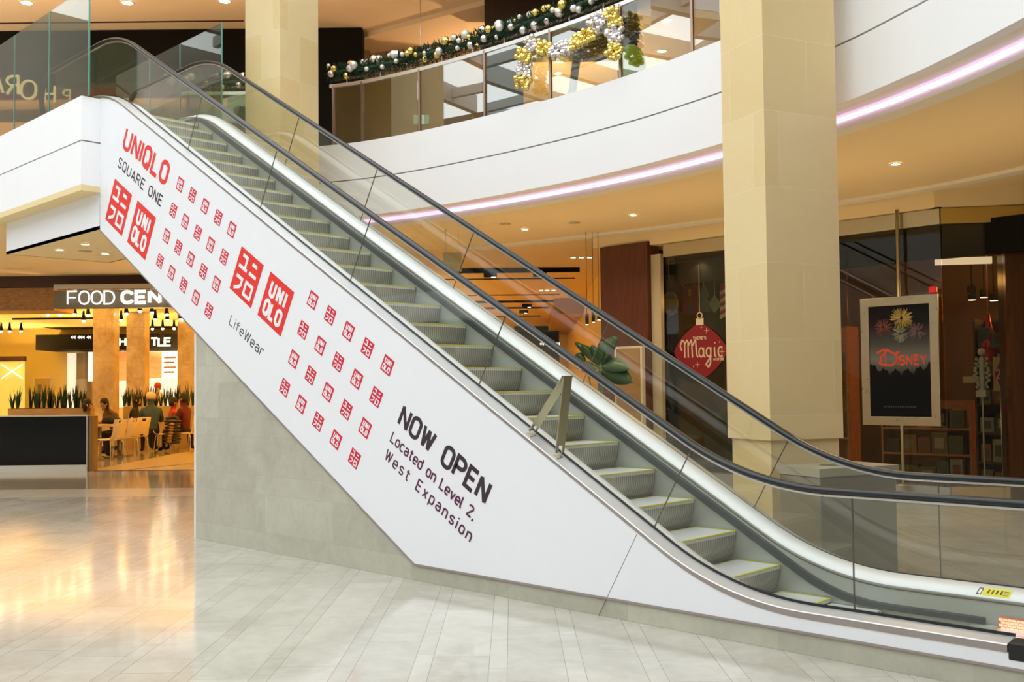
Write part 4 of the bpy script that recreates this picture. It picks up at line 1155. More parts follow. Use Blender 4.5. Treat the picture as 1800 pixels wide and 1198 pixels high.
# tables and chairs
def table(px, D_, w, lab):
    p = G(px, D_); e = empty('dining_table', (p[0], p[1], .006), HALL + math.pi / 2); tag(e, lab, 'table'); e.scale = (1.17,) * 3
    MB().box((0, 0, .735), (w, .75, .035)).build('tabletop', m_table, e, .004)
    for x in (-w / 2 + .35, w / 2 - .35):
        MB().box((x, 0, .37), (.09, .09, .70)).build('leg', m_chrome, e)
        MB().box((x, 0, .012), (.45, .45, .02)).build('foot_plate', m_chrome, e)
    return p
table(193, 26.6, 1.9, 'long light wood table in the hall behind the cream chairs')
def chair_proto():
    e = empty('cafe_chair')
    seat = MB()
    R_ = []
    prof2 = [(-.20, .46, .20), (-.12, .445, .21), (.05, .44, .21), (.14, .45, .205)]
    seat.rings([[(-w, y, z), (w, y, z), (w, y, z + .014), (-w, y, z + .014)] for y, z, w in prof2], True, True, 0, True)
    seat.build('seat', m_chair, e)
    bk = MB()
    pr = [(.14, .45, .205), (.19, .50, .19), (.22, .62, .17), (.245, .72, .18), (.262, .80, .185), (.28, .885, .18)]
    for (s0, s1) in ((-1, -.30), (.30, 1)):
        bk.rings([[(w * s0, y, z), (w * s1, y, z), (w * s1, y + .013, z + .004), (w * s0, y + .013, z + .004)] for y, z, w in pr], True, True, 0, True)
    bk.rings([[(w * -.30, y, z), (w * .30, y, z), (w * .30, y + .013, z + .004), (w * -.30, y + .013, z + .004)] for y, z, w in pr[1:5]], True, True, 0, True)
    bk.rings([[(w * -.30, y, z), (w * .30, y, z), (w * .30, y + .013, z + .004), (w * -.30, y + .013, z + .004)] for y, z, w in ((.274, .86, .18), (.28, .885, .18))], True, True, 0, True)
    bk.build('backrest', m_chair, e)
    for sx in (-1, 1):
        for (ya, yb) in ((-.14, -.19), (.12, .20)):
            MB().tube([(sx * .14, ya, .44), (sx * .17, (ya + yb) / 2, .40), (sx * .20, yb, 0)], .011, 8).build('leg', m_chrome, e)
    return e
ch0 = chair_proto(); fc = True
def chair(px, D_, rz, lab):
    global fc
    o = ch0 if fc else copy_tree(ch0); fc = False
    p = G(px, D_); o.location = (p[0], p[1], .006); o.rotation_euler = (0, 0, HALL + rz); o.scale = (1.17,) * 3; tag(o, lab, 'chair', 'cream cafe chairs in the food hall')
    return o
chair(196, 25.25, math.radians(-116), 'cream cafe chair nearest the black counter with its seat turned left')
chair(222, 26.2, math.radians(-118), 'middle cream cafe chair of the three in a row')
chair(239, 27.0, math.radians(-120), 'third cream cafe chair of the row beside the man in the cap')
chair(333, 28.6, math.radians(-112), 'cream cafe chair touching the pale stone wall edge')
chair(289, 28.4, math.radians(95), 'cream cafe chair under the hanging puffer jacket')

# ================================================================== SHOP AT THE RIGHT
# poster on a floor to ceiling pole in front of the glass
e = empty('poster_stand', (-1.52, YS - .14, .27)); tag(e, 'steel framed dark Disney poster on a pole in front of the shop glass', 'poster')
e.location = (0, 0, 0)
YP = YS - .15
MB().tube([(-1.56, YP + .04, .27), (-1.56, YP + .04, 4.2)], .024, 12).build('pole', m_brass, e)
MB().lathe([(.10, 0), (.10, .015), (.03, .02)], (-1.56, YP + .04, .27), 16).build('pole_foot', m_brass, e)
PX0, PX1, PZ0, PZ1 = -2.11, -.985, 1.12, 2.955
fw = .125
fr = MB()
for a, b_, c_, d_ in (((PX0, PZ0), (PX1, PZ0), (PX1 - fw, PZ0 + fw), (PX0 + fw, PZ0 + fw)), ((PX0, PZ1), (PX1, PZ1), (PX1 - fw, PZ1 - fw), (PX0 + fw, PZ1 - fw)),
                      ((PX0, PZ0), (PX0, PZ1), (PX0 + fw, PZ1 - fw), (PX0 + fw, PZ0 + fw)), ((PX1, PZ0), (PX1, PZ1), (PX1 - fw, PZ1 - fw), (PX1 - fw, PZ0 + fw))):
    fr.prism_y([a, b_, c_, d_], YP - .03, YP)
fr.build('frame', brushed('satin brass steel frame', (.50, .44, .30), .3, (3, 3, 3), .06), e, .004)
MB().box2((PX0 + .02, YP - .01, PZ0 + .02), (PX1 - .02, YP + .02, PZ1 - .02)).build('backing', m_matblack, e)
# print: night sky, fireworks, lettering, dark tree line
t = NT('night poster print')
z_ = t.dot(t.coord(), (0, 0, 1))
r_ = t.node('ShaderNodeValToRGB'); t.l.new(t.ramp(z_, PZ0 + fw, PZ1 - fw), r_.inputs[0])
el = r_.color_ramp.elements; el[0].position = 0; el[0].color = (.006, .007, .010, 1); el[1].position = 1; el[1].color = (.006, .006, .008, 1)
for pos, col in ((.36, (.008, .009, .010, 1)), (.40, (.05, .055, .055, 1)), (.52, (.15, .16, .16, 1)), (.66, (.06, .065, .067, 1)), (.84, (.012, .012, .015, 1))):
    k = el.new(pos); k.color = col
t.l.new(r_.outputs[0], t.bsdf.inputs['Base Color']); t.bsdf.inputs['Roughness'].default_value = .3; t.bsdf.inputs['Specular IOR Level'].default_value = .12
pr = MB().box2((PX0 + fw - .01, YP - .016, PZ0 + fw - .01), (PX1 - fw + .01, YP - .012, PZ1 - fw + .01)).build('poster', t.mat, e)
pm = lambda x, y, d: (PX0 + fw + x * (PX1 - PX0 - 2 * fw), YP - .0165 - d, PZ0 + fw + y * (PZ1 - PZ0 - 2 * fw))
AS = (PZ1 - PZ0 - 2 * fw) / (PX1 - PX0 - 2 * fw)
rnd = random.Random(2)
for cx, cy, rr, n_, mm in ((.55, .88, .19, 90, plain('gold spark print', (.45, .36, .10), .5, 0, 0)), (.52, .74, .14, 60, plain('grey green spark print', (.24, .27, .20), .5, 0, 0)), (.24, .81, .15, 50, plain('red spark print', (.20, .05, .03), .5, 0, 0)), (.80, .76, .15, 50, plain('violet spark print', (.15, .09, .13), .5, 0, 0))):
    S = []
    for i in range(n_):
        a = rnd.random() * 6.283; r0 = rr * rnd.uniform(.1, .3); r1 = rr * rnd.uniform(.7, 1.05)
        S.append([(cx + r0 * math.cos(a), cy + r0 * math.sin(a) / AS), (cx + r1 * math.cos(a), cy + r1 * math.sin(a) / AS)])
    stroke_mesh(MB(), S, .0035, pm, .0006).build('firework_print', mm, pr, fix=False)
tm = MB()
sil = [(x / 40, .37 + .055 * abs(math.sin(x * .42 + .6)) + (.06 * max(0, abs(x / 40 - .5) - .22) / .28) + .012 * math.sin(x * 2.3)) for x in range(41)]
tm.add([pm(x, y, .0007) for x, y in sil + [(1, 0), (0, 0)]], [tuple(range(43))])
tm.build('tree_line_print', plain('dark tree print', (.006, .007, .008), .4, 0, 0, spec=.1), pr, fix=False)
dm = MB()
D_ = [[(.20, .49), (.18, .53), (.30, .60), (.44, .56), (.46, .50), (.36, .46), (.22, .47), (.14, .49)], [(.26, .61), (.27, .46)], [(.12, .575), (.22, .60), (.30, .605)]]
stroke_mesh(dm, D_, .020, pm, .001)
stroke_mesh(dm, fit('ISNEY', .47, .93, .465, .545, .55, .22), .020, pm, .001)
stroke_mesh(dm, [[(.44, .575), (.50, .585), (.49, .57), (.44, .562)]], .012, pm, .001)
dm.build('lettering', plain('red poster print', (.62, .060, .015), .4, 0, 0), pr, fix=False)
stroke_mesh(MB(), [[(.22 + k * .03, .085), (.235 + k * .03, .085 + (.01 if k % 2 else .005))] for k in range(18)], .012, pm, .0008).build('small_print', plain('dim print', (.05, .05, .05), .5, 0, 0), pr, fix=False)
MB().box2((-1.10, YP - .06, 2.965), (-1.00, YP + .03, 3.06)).build('red_tag', plain('bright red tag', (.85, .015, .03), .4, 0, 0), e, .015)

# ornament decal on the shop glass
e = empty('ornament_decal', (0, 0, 0)); tag(e, 'red bauble shaped window sticker reading Magic on the shop glass', 'window sticker')
YD = YS + .014
def gl_pt(px, py, d=0.0): p = ony(px, py, YD - d); return p
cen = ony(1231, 617, YD); 
ob_ = []
for a in range(0, 360, 6):
    ca, sa = math.cos(math.radians(a)), math.sin(math.radians(a))
    k = (abs(ca) ** 1.35 + abs(sa) ** 1.35) ** (-1 / 1.35)
    ob_.append((cen[0] + .53 * k * ca, cen[2] + .47 * k * sa))
MB().prism_y(ob_, YD - .002, YD).build('bauble_shape', plain('deep red vinyl', (.22, .003, .010), .5, 0, 0), e)
MB().prism_y([(cen[0] - .075, cen[2] + .44), (cen[0] + .075, cen[2] + .44), (cen[0] + .075, cen[2] + .555), (cen[0] - .075, cen[2] + .555)], YD - .003, YD).build('bauble_cap', plain('cream vinyl', (.66, .60, .45), .5, 0, 0), e)
dm = MB()
dmap = lambda x, y, d: (cen[0] + x, YD - .002 - d, cen[2] + y)
stroke_mesh(dm, [arc(0, .60, .05, .05, 0, 360, 12)], .018, dmap, .001)
stroke_mesh(dm, [[(0, .65), (0, 1.45)]], .008, dmap, .001)
stroke_mesh(dm, fit("THERE'S", -.14, .12, .20, .245, .6, .25), .012, dmap, .001)
stroke_mesh(dm, fit('IN STORE', .26, .46, -.16, -.125, .6, .25), .009, dmap, .001)
Mg = [[(-.37, .02), (-.40, .10), (-.36, .20), (-.31, .16), (-.31, -.10)], [(-.31, .12), (-.26, .20), (-.24, .16), (-.24, -.10)], [(-.24, .10), (-.17, .20), (-.155, -.10)], [(-.155, .10), (-.09, .20), (-.07, -.06), (-.04, -.10)],
      arc(.02, -.02, .045, .075, 0, 360, 12), [(.065, .06), (.07, -.08), (.10, -.10)], arc(.165, -.02, .045, .075, 0, 360, 12), [(.21, .06), (.20, -.20), (.16, -.27), (.11, -.22), (.22, -.08)],
      [(.28, .06), (.285, -.08), (.31, -.10)], [(.285, .12), (.29, .14)], arc(.40, -.02, .05, .08, 50, 310, 10)]
stroke_mesh(dm, Mg, .026, dmap, .0012)
for x, y, r in ((.13, .34, .045), (.03, .40, .025), (.42, -.02, .05), (-.06, -.22, .045), (-.14, -.25, .02), (.38, .14, .02)):
    stroke_mesh(dm, [[(x - r, y), (x + r, y)], [(x, y - r), (x, y + r)]], r * .22, dmap, .001)
dm.build('lettering', plain('cream print', (.60, .52, .34), .5, 0, 0), e, fix=False)
# window scenery boards hung behind the glass
YB = YS + .9
def board(name, label, pts, mm, extra=None, y=None):
    y = YB if y is None else y
    P_ = [ony(a, b_, y) for a, b_ in pts]
    o = MB().prism_y([(p[0], p[2]) for p in P_], y - .012, y + .012).build(name, mm)
    tag(o, label, 'window decoration')
    top = max(P_, key=lambda p: p[2])
    MB().tube([(top[0], y, top[2]), (top[0], y, 4.43)], .004, 6).build('hanging_wire', m_steel, o)
    return o
o = board('moon_board', 'round yellow moon board hung in the shop window', [(1178 + 13.5 * math.cos(a * .35), 533 + 21 * math.sin(a * .35)) for a in range(18)], plain('moon yellow', (.42, .38, .06), .6, 0, 0))
stroke_mesh(MB(), [[(ony(1171, 525, YB)[0], ony(1171, 525, YB)[2]), (ony(1168, 538, YB)[0], ony(1168, 538, YB)[2]), (ony(1174, 547, YB)[0], ony(1174, 547, YB)[2]), (ony(1181, 545, YB)[0], ony(1181, 545, YB)[2])]], .05, lambda x, y, d: (x, YB - .013 - d, y), .001).build('crescent', plain('pale moon print', (.62, .58, .25), .6, 0, 0), o, fix=False)
o = board('soldier_board', 'purple board with toy soldier hung in the shop window', [(1201, 503), (1227, 501), (1227, 552), (1201, 552)], plain('purple board', (.16, .015, .10), .6, 0, 0))
for nm, pts, col in (('soldier_coat', [(1210, 522), (1217, 522), (1218, 535), (1209, 535)], (.10, .08, .03)), ('soldier_face', [(1210, 508), (1216, 508), (1216, 520), (1210, 520)], (.40, .18, .08)), ('soldier_legs', [(1210, 535), (1217, 535), (1217, 551), (1210, 551)], (.02, .07, .16))):
    P_ = [ony(a, b_, YB) for a, b_ in pts]; MB().prism_y([(p[0], p[2]) for p in P_], YB - .016, YB - .0125).build(nm, plain(nm, col, .6, 0, 0), o)
o = board('tree_board', 'teal triangle tree board hung in the shop window', [(1236, 498), (1247, 522), (1242, 522), (1250, 548), (1228, 548), (1231, 522), (1228, 520)], plain('teal board', (.06, .16, .13), .6, 0, 0))
o = board('diamond_board', 'pale green diamond board hung beside the near pillar', [(1256, 518), (1267, 536), (1256, 550), (1246, 534)], plain('pale green board', (.22, .32, .20), .6, 0, 0))
o = board('striped_pole_board', 'red and white striped pole board beside the near pillar', [(1266, 498), (1284, 496), (1284, 553), (1266, 553)], plain('stripe red', (.45, .02, .03), .6, 0, 0), y=YB - .03)
for k in range(4):
    P_ = [ony(a, b_, YB - .03) for a, b_ in ((1266, 512 + k * 14), (1284, 503 + k * 14), (1284, 510 + k * 14), (1266, 519 + k * 14))]
    MB().prism_y([(p[0], p[2]) for p in P_], YB - .046, YB - .0425).build('white_stripe', plain('stripe white', (.70, .62, .50), .6, 0, 0), o)
cen2 = ony(1228, 640, YS + 1.1)
rr = [[(cen2[0] + r * math.cos(a), YS + 1.1 + y, cen2[2] + r * math.sin(a)) for r, y in ((.72, -.1), (1.02, -.1), (1.02, .1), (.72, .1))] for a in [math.radians(k) for k in range(-60, 241, 10)]]
ar = MB().rings(rr, True, True, 0, False).build('arch', plain('black olive arch', (.030, .028, .014), .6, 0, .1))
tag(ar, 'big dark round arch behind the red bauble sticker in the shop window', 'arch')
MB().box2((cen2[0] - .6, YS + 1.0, .0), (cen2[0] + .6, YS + 1.2, cen2[2] - .85)).build('arch_base', m_matblack, ar)
# shelves and goods
random.seed(21)
gm = [plain('box %d' % i, c, .35, 0, .25, 25) for i, c in enumerate(((.10, .09, .03), (.16, .05, .03), (.05, .07, .04), (.20, .17, .08), (.03, .03, .03), (.24, .10, .03), (.06, .09, .10), (.30, .26, .18)))]
m_shelf = plain('dark shelf', (.05, .028, .014), .4, 0, .1)
m_shelf_o = wood('lit orange shelf', (.50, .20, .05), (.34, .12, .03), (1, 8, 8), .4)
def shelf(name, label, x0, x1, y0, y1, zs, mm, grp, lab, fill=.95, rz=None):
    e = empty(name); tag(e, label, 'shelf')
    z_top = zs[-1] + .42
    MB().box2((x0 - .03, y0, 0), (x0, y1, z_top)).build('side_panel', mm, e)
    MB().box2((x1, y0, 0), (x1 + .03, y1, z_top)).build('side_panel', mm, e)
    MB().box2((x0, y1 - .02, 0), (x1, y1, z_top)).build('back_panel', mm, e)
    for z in zs:
        MB().box2((x0, y0, z - .03), (x1, y1 - .02, z)).build('shelf_board', mm, e)
        x = x0 + .03
        while x < x1 - .16:
            w = random.uniform(.14, .30); h = random.uniform(.20, .36); d = random.uniform(.10, .18)
            if x + w > x1 - .02: break
            if random.random() < fill:
                o = MB().box2((x, y0 + .02, z + .001), (x + w, y0 + .02 + d, z + h)).build('boxed_toy', random.choice(gm), None, .004)
                c_ = MB().box2((x + w * .2, y0 + .017, z + h * .25), (x + w * .8, y0 + .0195, z + h * .75)).build('clear_window', random.choice(gm), o)
                tag(o, lab, 'toy', grp)
            x += w + .02
shelf('display_shelf', 'dark shelf of boxed toys behind the shop glass right of the poster', -1.02, .10, YS + 1.3, YS + 1.75, [.12, .55, .98, 1.40, 1.82, 2.24], m_shelf, 'boxed toys on the dark shelf right of the poster', 'small boxed toy on the dark shelf right of the poster')
shelf('display_shelf', 'low orange lit shelf of toys behind the glass under the poster', -2.6, -1.25, YS + 1.6, YS + 2.05, [.2, .62, 1.02], m_shelf_o, 'boxed toys on the orange shelf under the poster', 'small boxed toy on the low orange shelf under the poster', .8)
shelf('display_shelf', 'orange lit shelf of toys behind the red bauble sticker', -5.3, -3.5, YS + 2.2, YS + 2.65, [.3, .8, 1.3, 1.8, 2.3], m_shelf_o, 'boxed toys behind the red bauble sticker', 'small boxed toy on the orange shelf behind the red bauble sticker', .8)
shelf('display_shelf', 'orange lit shelf of toys deep in the shop near the bronze panel', -.2, 1.2, 11.6, 12.05, [.3, .8, 1.3, 1.8], m_shelf_o, 'boxed toys deep in the shop', 'small boxed toy on the deep shelf near the bronze panel', .9)
# hanging red finial, snowflake figure, number card, striped fan
p = at(1739, 625, 15.0)
e = empty('hanging_finial', (p[0], p[1], p[2])); tag(e, 'long red pointed bauble hanging in the bay window', 'ornament')
MB().lathe([(.005, -.26), (.05, -.10), (.12, .02), (.135, .12), (.11, .26), (.05, .44), (.02, .62), (.01, .64)], (0, 0, 0), 16).build('finial', plain('red glass bauble', (.45, .02, .01), .2, .2, .1), e)
MB().tube([(0, 0, .64), (0, 0, 4.42 - p[2])], .004, 6).build('cord', m_steel, e)
p = at(1738, 655, 15.4)
sm = MB()
for k in range(10):
    a = math.radians(k * 36)
    P_ = [(0, 0), (.16 * math.cos(a - .12), .36 * math.sin(a - .12)), (.16 * math.cos(a + .12), .36 * math.sin(a + .12))]
    sm.add([(p[0] + E1[0] * x - E2[0] * d_, p[1] + E1[1] * x - E2[1] * d_, p[2] + y) for d_ in (0, .02) for x, y in P_], [(0, 1, 2), (5, 4, 3), (0, 3, 4, 1), (1, 4, 5, 2), (2, 5, 3, 0)])
sm.tube([(p[0], p[1], p[2]), (p[0], p[1], 4.42)], .004, 6)
tag(sm.build('striped_fan', plain('red fan paper', (.45, .03, .015), .6, 0, 0), fix=False), 'red paper fan hanging below the pointed bauble in the bay window', 'ornament')
p = at(1726, 655, 14.6)
sm = MB()
for k in range(14):
    z_ = -.24 + k * .034; w = .04 + .07 * abs(math.sin(k * 1.3)) + (.04 if 3 < k < 10 else 0)
    for s_ in (-1, 1):
        sm.ball((p[0] + E1[0] * w * s_ * .7, p[1] + E1[1] * w * s_ * .7, p[2] + z_), .026, 8, 6)
    sm.ball((p[0], p[1], p[2] + z_), .04, 8, 6)
sm.ball((p[0], p[1], p[2] + .30), .055, 10, 7)
sm.box((p[0], p[1], p[2] - .30), (.14, .14, .10)).tube([(p[0], p[1], p[2] - .34), (p[0], p[1], .002)], .012, 8).lathe([(.16, 0), (.16, .02), (.02, .03)], (p[0], p[1], .002), 14)
tag(sm.build('white_figure', plain('white lacy figure', (.55, .55, .50), .5, 0, .05), fix=False), 'white lacy standing figure in the bay window left of the number card', 'figure')
p = at(1758, 657, 14.7)
e = empty('number_card', (p[0], p[1], 0)); tag(e, 'cream card with red diamond and number 28 in the bay window', 'sign')
e.location = (0, 0, 0)
cf = lambda x, y, d: (p[0] + E1[0] * x - E2[0] * d, p[1] + E1[1] * x - E2[1] * d, p[2] + y)
mb = MB(); mb.add([cf(x, y, d) for d in (0, .015) for x, y in ((-.10, -.25), (.10, -.25), (.10, .25), (-.10, .25))], [(3, 2, 1, 0), (4, 5, 6, 7), (0, 1, 5, 4), (1, 2, 6, 5), (2, 3, 7, 6), (3, 0, 4, 7)])
mb.build('card', plain('cream card', (.72, .58, .30), .5, 0, 0), e)
mb = MB(); mb.add([cf(x, y, .017) for x, y in ((0, -.20), (.09, 0), (0, .20), (-.09, 0))], [(0, 1, 2, 3)]); mb.build('red_diamond', plain('card red', (.55, .02, .03), .5, 0, 0), e, fix=False)
mb = MB(); stroke_mesh(mb, fit('28', -.058, .058, -.062, .062, .55, .22), .020, lambda x, y, d: cf(x, y, d + .018), .001); mb.build('number', m_wprint, e, fix=False)
MB().tube([cf(0, -.25, .0), (p[0], p[1], .002)], .012, 8).build('stem', m_steel, e)
MB().lathe([(.12, 0), (.12, .02), (.02, .03)], (p[0], p[1], .002), 14).build('stem_foot', m_steel, e)
e = empty('price_strip'); tag(e, 'long pale price card on the dark shelf below the white figure', 'sign')
a = ony(1693, 664, YS + 1.28); b_ = ony(1729, 672, YS + 1.28)
MB().box2((a[0], YS + 1.265, b_[2]), (b_[0], YS + 1.28, a[2] + .02)).build('card', plain('pale price card', (.55, .48, .22), .5, 0, 0), e)
# shop ceiling lamps
for px, py, lab in ((1708, 516, 'round shop ceiling lamp nearest the glass corner'), (1709, 527, 'lower round shop ceiling lamp in the bay'), (1747, 528, 'round shop ceiling lamp near the bronze panel'), (1730, 522, 'small middle shop ceiling lamp in the bay')):
    p = at(px, py, 17.0); e = empty('shop_spotlight', (p[0], p[1], p[2])); tag(e, lab, 'spotlight')
    MB().lathe([(.07, .0), (.07, .12), (.02, .14)], (0, 0, 0), 12).build('head', m_matblack, e)
    MB().lathe([(.062, -.002), (.001, -.002)], (0, 0, 0), 12).build('lens', m_lamp, e)
    MB().tube([(0, 0, .14), (0, 0, 4.42 - p[2])], .01, 6).build('stem', m_matblack, e)
struct(MB().box2((-1.2, 12.5, 0), (3, 12.58, 4.3)).build('wall_shop_glow', plain('orange glow panel', (.42, .20, .06), .8, 0, .1)))  # orange panel added so this end of the dark shop looks lit
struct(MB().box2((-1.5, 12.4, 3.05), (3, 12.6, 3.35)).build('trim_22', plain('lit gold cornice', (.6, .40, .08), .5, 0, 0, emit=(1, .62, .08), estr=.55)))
tag(baybox(MB(), .03, .80, .45, .5, 3.42, 3.52).build('light_bar', emitter('peach light bar', (1, .72, .45), 1.0)), 'straight peach light bar across the bay window head', 'light')
# litter bin
bcol = m_bin
A_ = np.array([.05, 2.02]); B_ = np.array([.41, 1.99]); C_ = np.array([.71, 2.83])
d1 = (C_ - B_) / np.linalg.norm(C_ - B_); d0 = np.array([-d1[1], d1[0]])
ang = math.atan2(d1[1], d1[0])
e = empty('litter_bin', (B_[0], B_[1], 0), ang); tag(e, 'square satin metal litter bin behind the far escalator handrail', 'bin')
MB().box2((0, 0, .03), (.88, .50, .93)).build('body', bcol, e, .012)
MB().box2((.02, .02, 0), (.86, .48, .03)).build('plinth', m_matblack, e)
tp = MB(); n_ = 24
outer = [(-.015, -.015), (.895, -.015), (.895, .515), (-.015, .515)]
def sq(a):
    ca, sa = math.cos(a), math.sin(a); k = 1 / max(abs(ca) / .455, abs(sa) / .265); return (.44 + k * ca, .25 + k * sa)
R0 = [sq(2 * math.pi * i / n_) for i in range(n_)]; R1 = [(.44 + .17 * math.cos(2 * math.pi * i / n_), .25 + .15 * math.sin(2 * math.pi * i / n_)) for i in range(n_)]
tp.rings([[(x, y, .93) for x, y in R0], [(x, y, 1.0) for x, y in R0], [(x, y, 1.0) for x, y in R1], [(x, y, .94) for x, y in R1]], True, False, 0, False)
tp.build('lid', plain('bin lid', (.50, .48, .38), .35, .5, .03), e)
MB().lathe([(.165, .935), (.001, .932)], (.44, .25, 0), 20, 0, 1, .88).build('opening', m_matblack, e)
# large leafed plant by the wood pier
p = np.array([-6.25, 7.35, 0])
e = empty('potted_plant', p); tag(e, 'potted plant with broad dark green leaves in front of the wood pier', 'plant')
MB().lathe([(.17, 0), (.23, .05), (.27, .55), (.28, .60), (.25, .60), (.23, .50)], (0, 0, 0), 20).build('pot', plain('dark clay pot', (.10, .07, .05), .6, 0, .1), e)
MB().lathe([(.235, .53), (.001, .55)], (0, 0, 0), 18).build('soil', plain('potting soil', (.03, .02, .012), .9, 0, .2), e)
def big_leaf(px0, py0, px1, py1, w, mm, bend=.15, yoff=0.0):
    a = ony(px0, py0, 7.35) - p; b_ = ony(px1, py1, 7.35 + yoff) - p
    mb = MB(); n = 10; d = b_ - a; side_ = np.cross(d / np.linalg.norm(d), [.2, -1, .25]); side_ /= np.linalg.norm(side_)
    R_ = []
    for i in range(n + 1):
        t = i / n; c = a + d * t + np.array([0, -.1, .6]) * bend * t * (1 - t) * 1.5
        ww = w * math.sin(math.pi * min(1, .04 + t * .96)) ** .7 * (1 if t < 1 else 0) + .004
        up_ = np.cross(side_, d / np.linalg.norm(d))
        R_.append([c - side_ * ww + up_ * .25 * ww, c, c + side_ * ww + up_ * .25 * ww, c - np.array([0, -.004, .008])])
    mb.rings(R_, True, True, 0, True)
    mb.tube([np.array([0, 0, .54]), (a + np.array([0, 0, .54])) * .5 + np.array([0, 0, .15]), a], .014, 6)
    mb.build('leaf', mm, e)
for L_ in ((1048, 638, 1010, 601, .06, m_leaf), (1050, 640, 1022, 606, .07, m_leaf), (1052, 640, 1040, 606, .07, m_leaf), (1056, 638, 1086, 592, .14, m_leaf), (1058, 642, 1108, 648, .12, m_leaf_s), (1058, 650, 1112, 672, .17, m_leaf),
           (1050, 655, 1080, 662, .10, m_leaf_s), (1030, 640, 1012, 622, .07, m_leaf), (1050, 648, 1012, 645, .08, m_leaf_s), (1054, 640, 1060, 600, .08, m_leaf)):
    big_leaf(*L_)

# ================================================================== PEOPLE
def skin_figure(J, bones, rad, mats_by_bone, M):
    """grow one continuous body from joints J, bones (pairs) and radii; colour faces by nearest bone"""
    names = list(J); idx = {n: i for i, n in enumerate(names)}
    me = bpy.data.meshes.new('body'); me.from_pydata([J[n] for n in names], [(idx[a], idx[b_]) for a, b_ in bones], [])
    ob = bpy.data.objects.new('body_rig', me); COL.objects.link(ob)
    sk = ob.modifiers.new('skin', 'SKIN'); sk.use_smooth_shade = True
    for n in names:
        r = rad[n]; me.skin_vertices[0].data[idx[n]].radius = r if isinstance(r, tuple) else (r, r)
    me.skin_vertices[0].data[0].use_root = True
    sb = ob.modifiers.new('sub', 'SUBSURF'); sb.levels = 1; sb.render_levels = 1
    dg = bpy.context.evaluated_depsgraph_get(); dg.update()
    new = bpy.data.meshes.new_from_object(ob.evaluated_get(dg))
    bpy.data.objects.remove(ob, do_unlink=True)
    ml = []; 
    for b_ in bones:
        mm = mats_by_bone(b_)
        if mm not in ml: ml.append(mm)
    new.materials.clear()
    for mm in ml: new.materials.append(mm)
    seg = [(np.array(J[a]), np.array(J[b_]), ml.index(mats_by_bone((a, b_))), (max(rad[a] if not isinstance(rad[a], tuple) else max(rad[a]), .01))) for a, b_ in bones]
    for pl in new.polygons:
        c = np.array(pl.center); best = None
        for a, b_, mi, r in seg:
            d = b_ - a; t = max(0, min(1, (c - a) @ d / (d @ d + 1e-9))); q = np.linalg.norm(c - a - d * t) / r
            if best is None or q < best[0]: best = (q, mi)
        pl.material_index = best[1]; pl.use_smooth = True
    return new
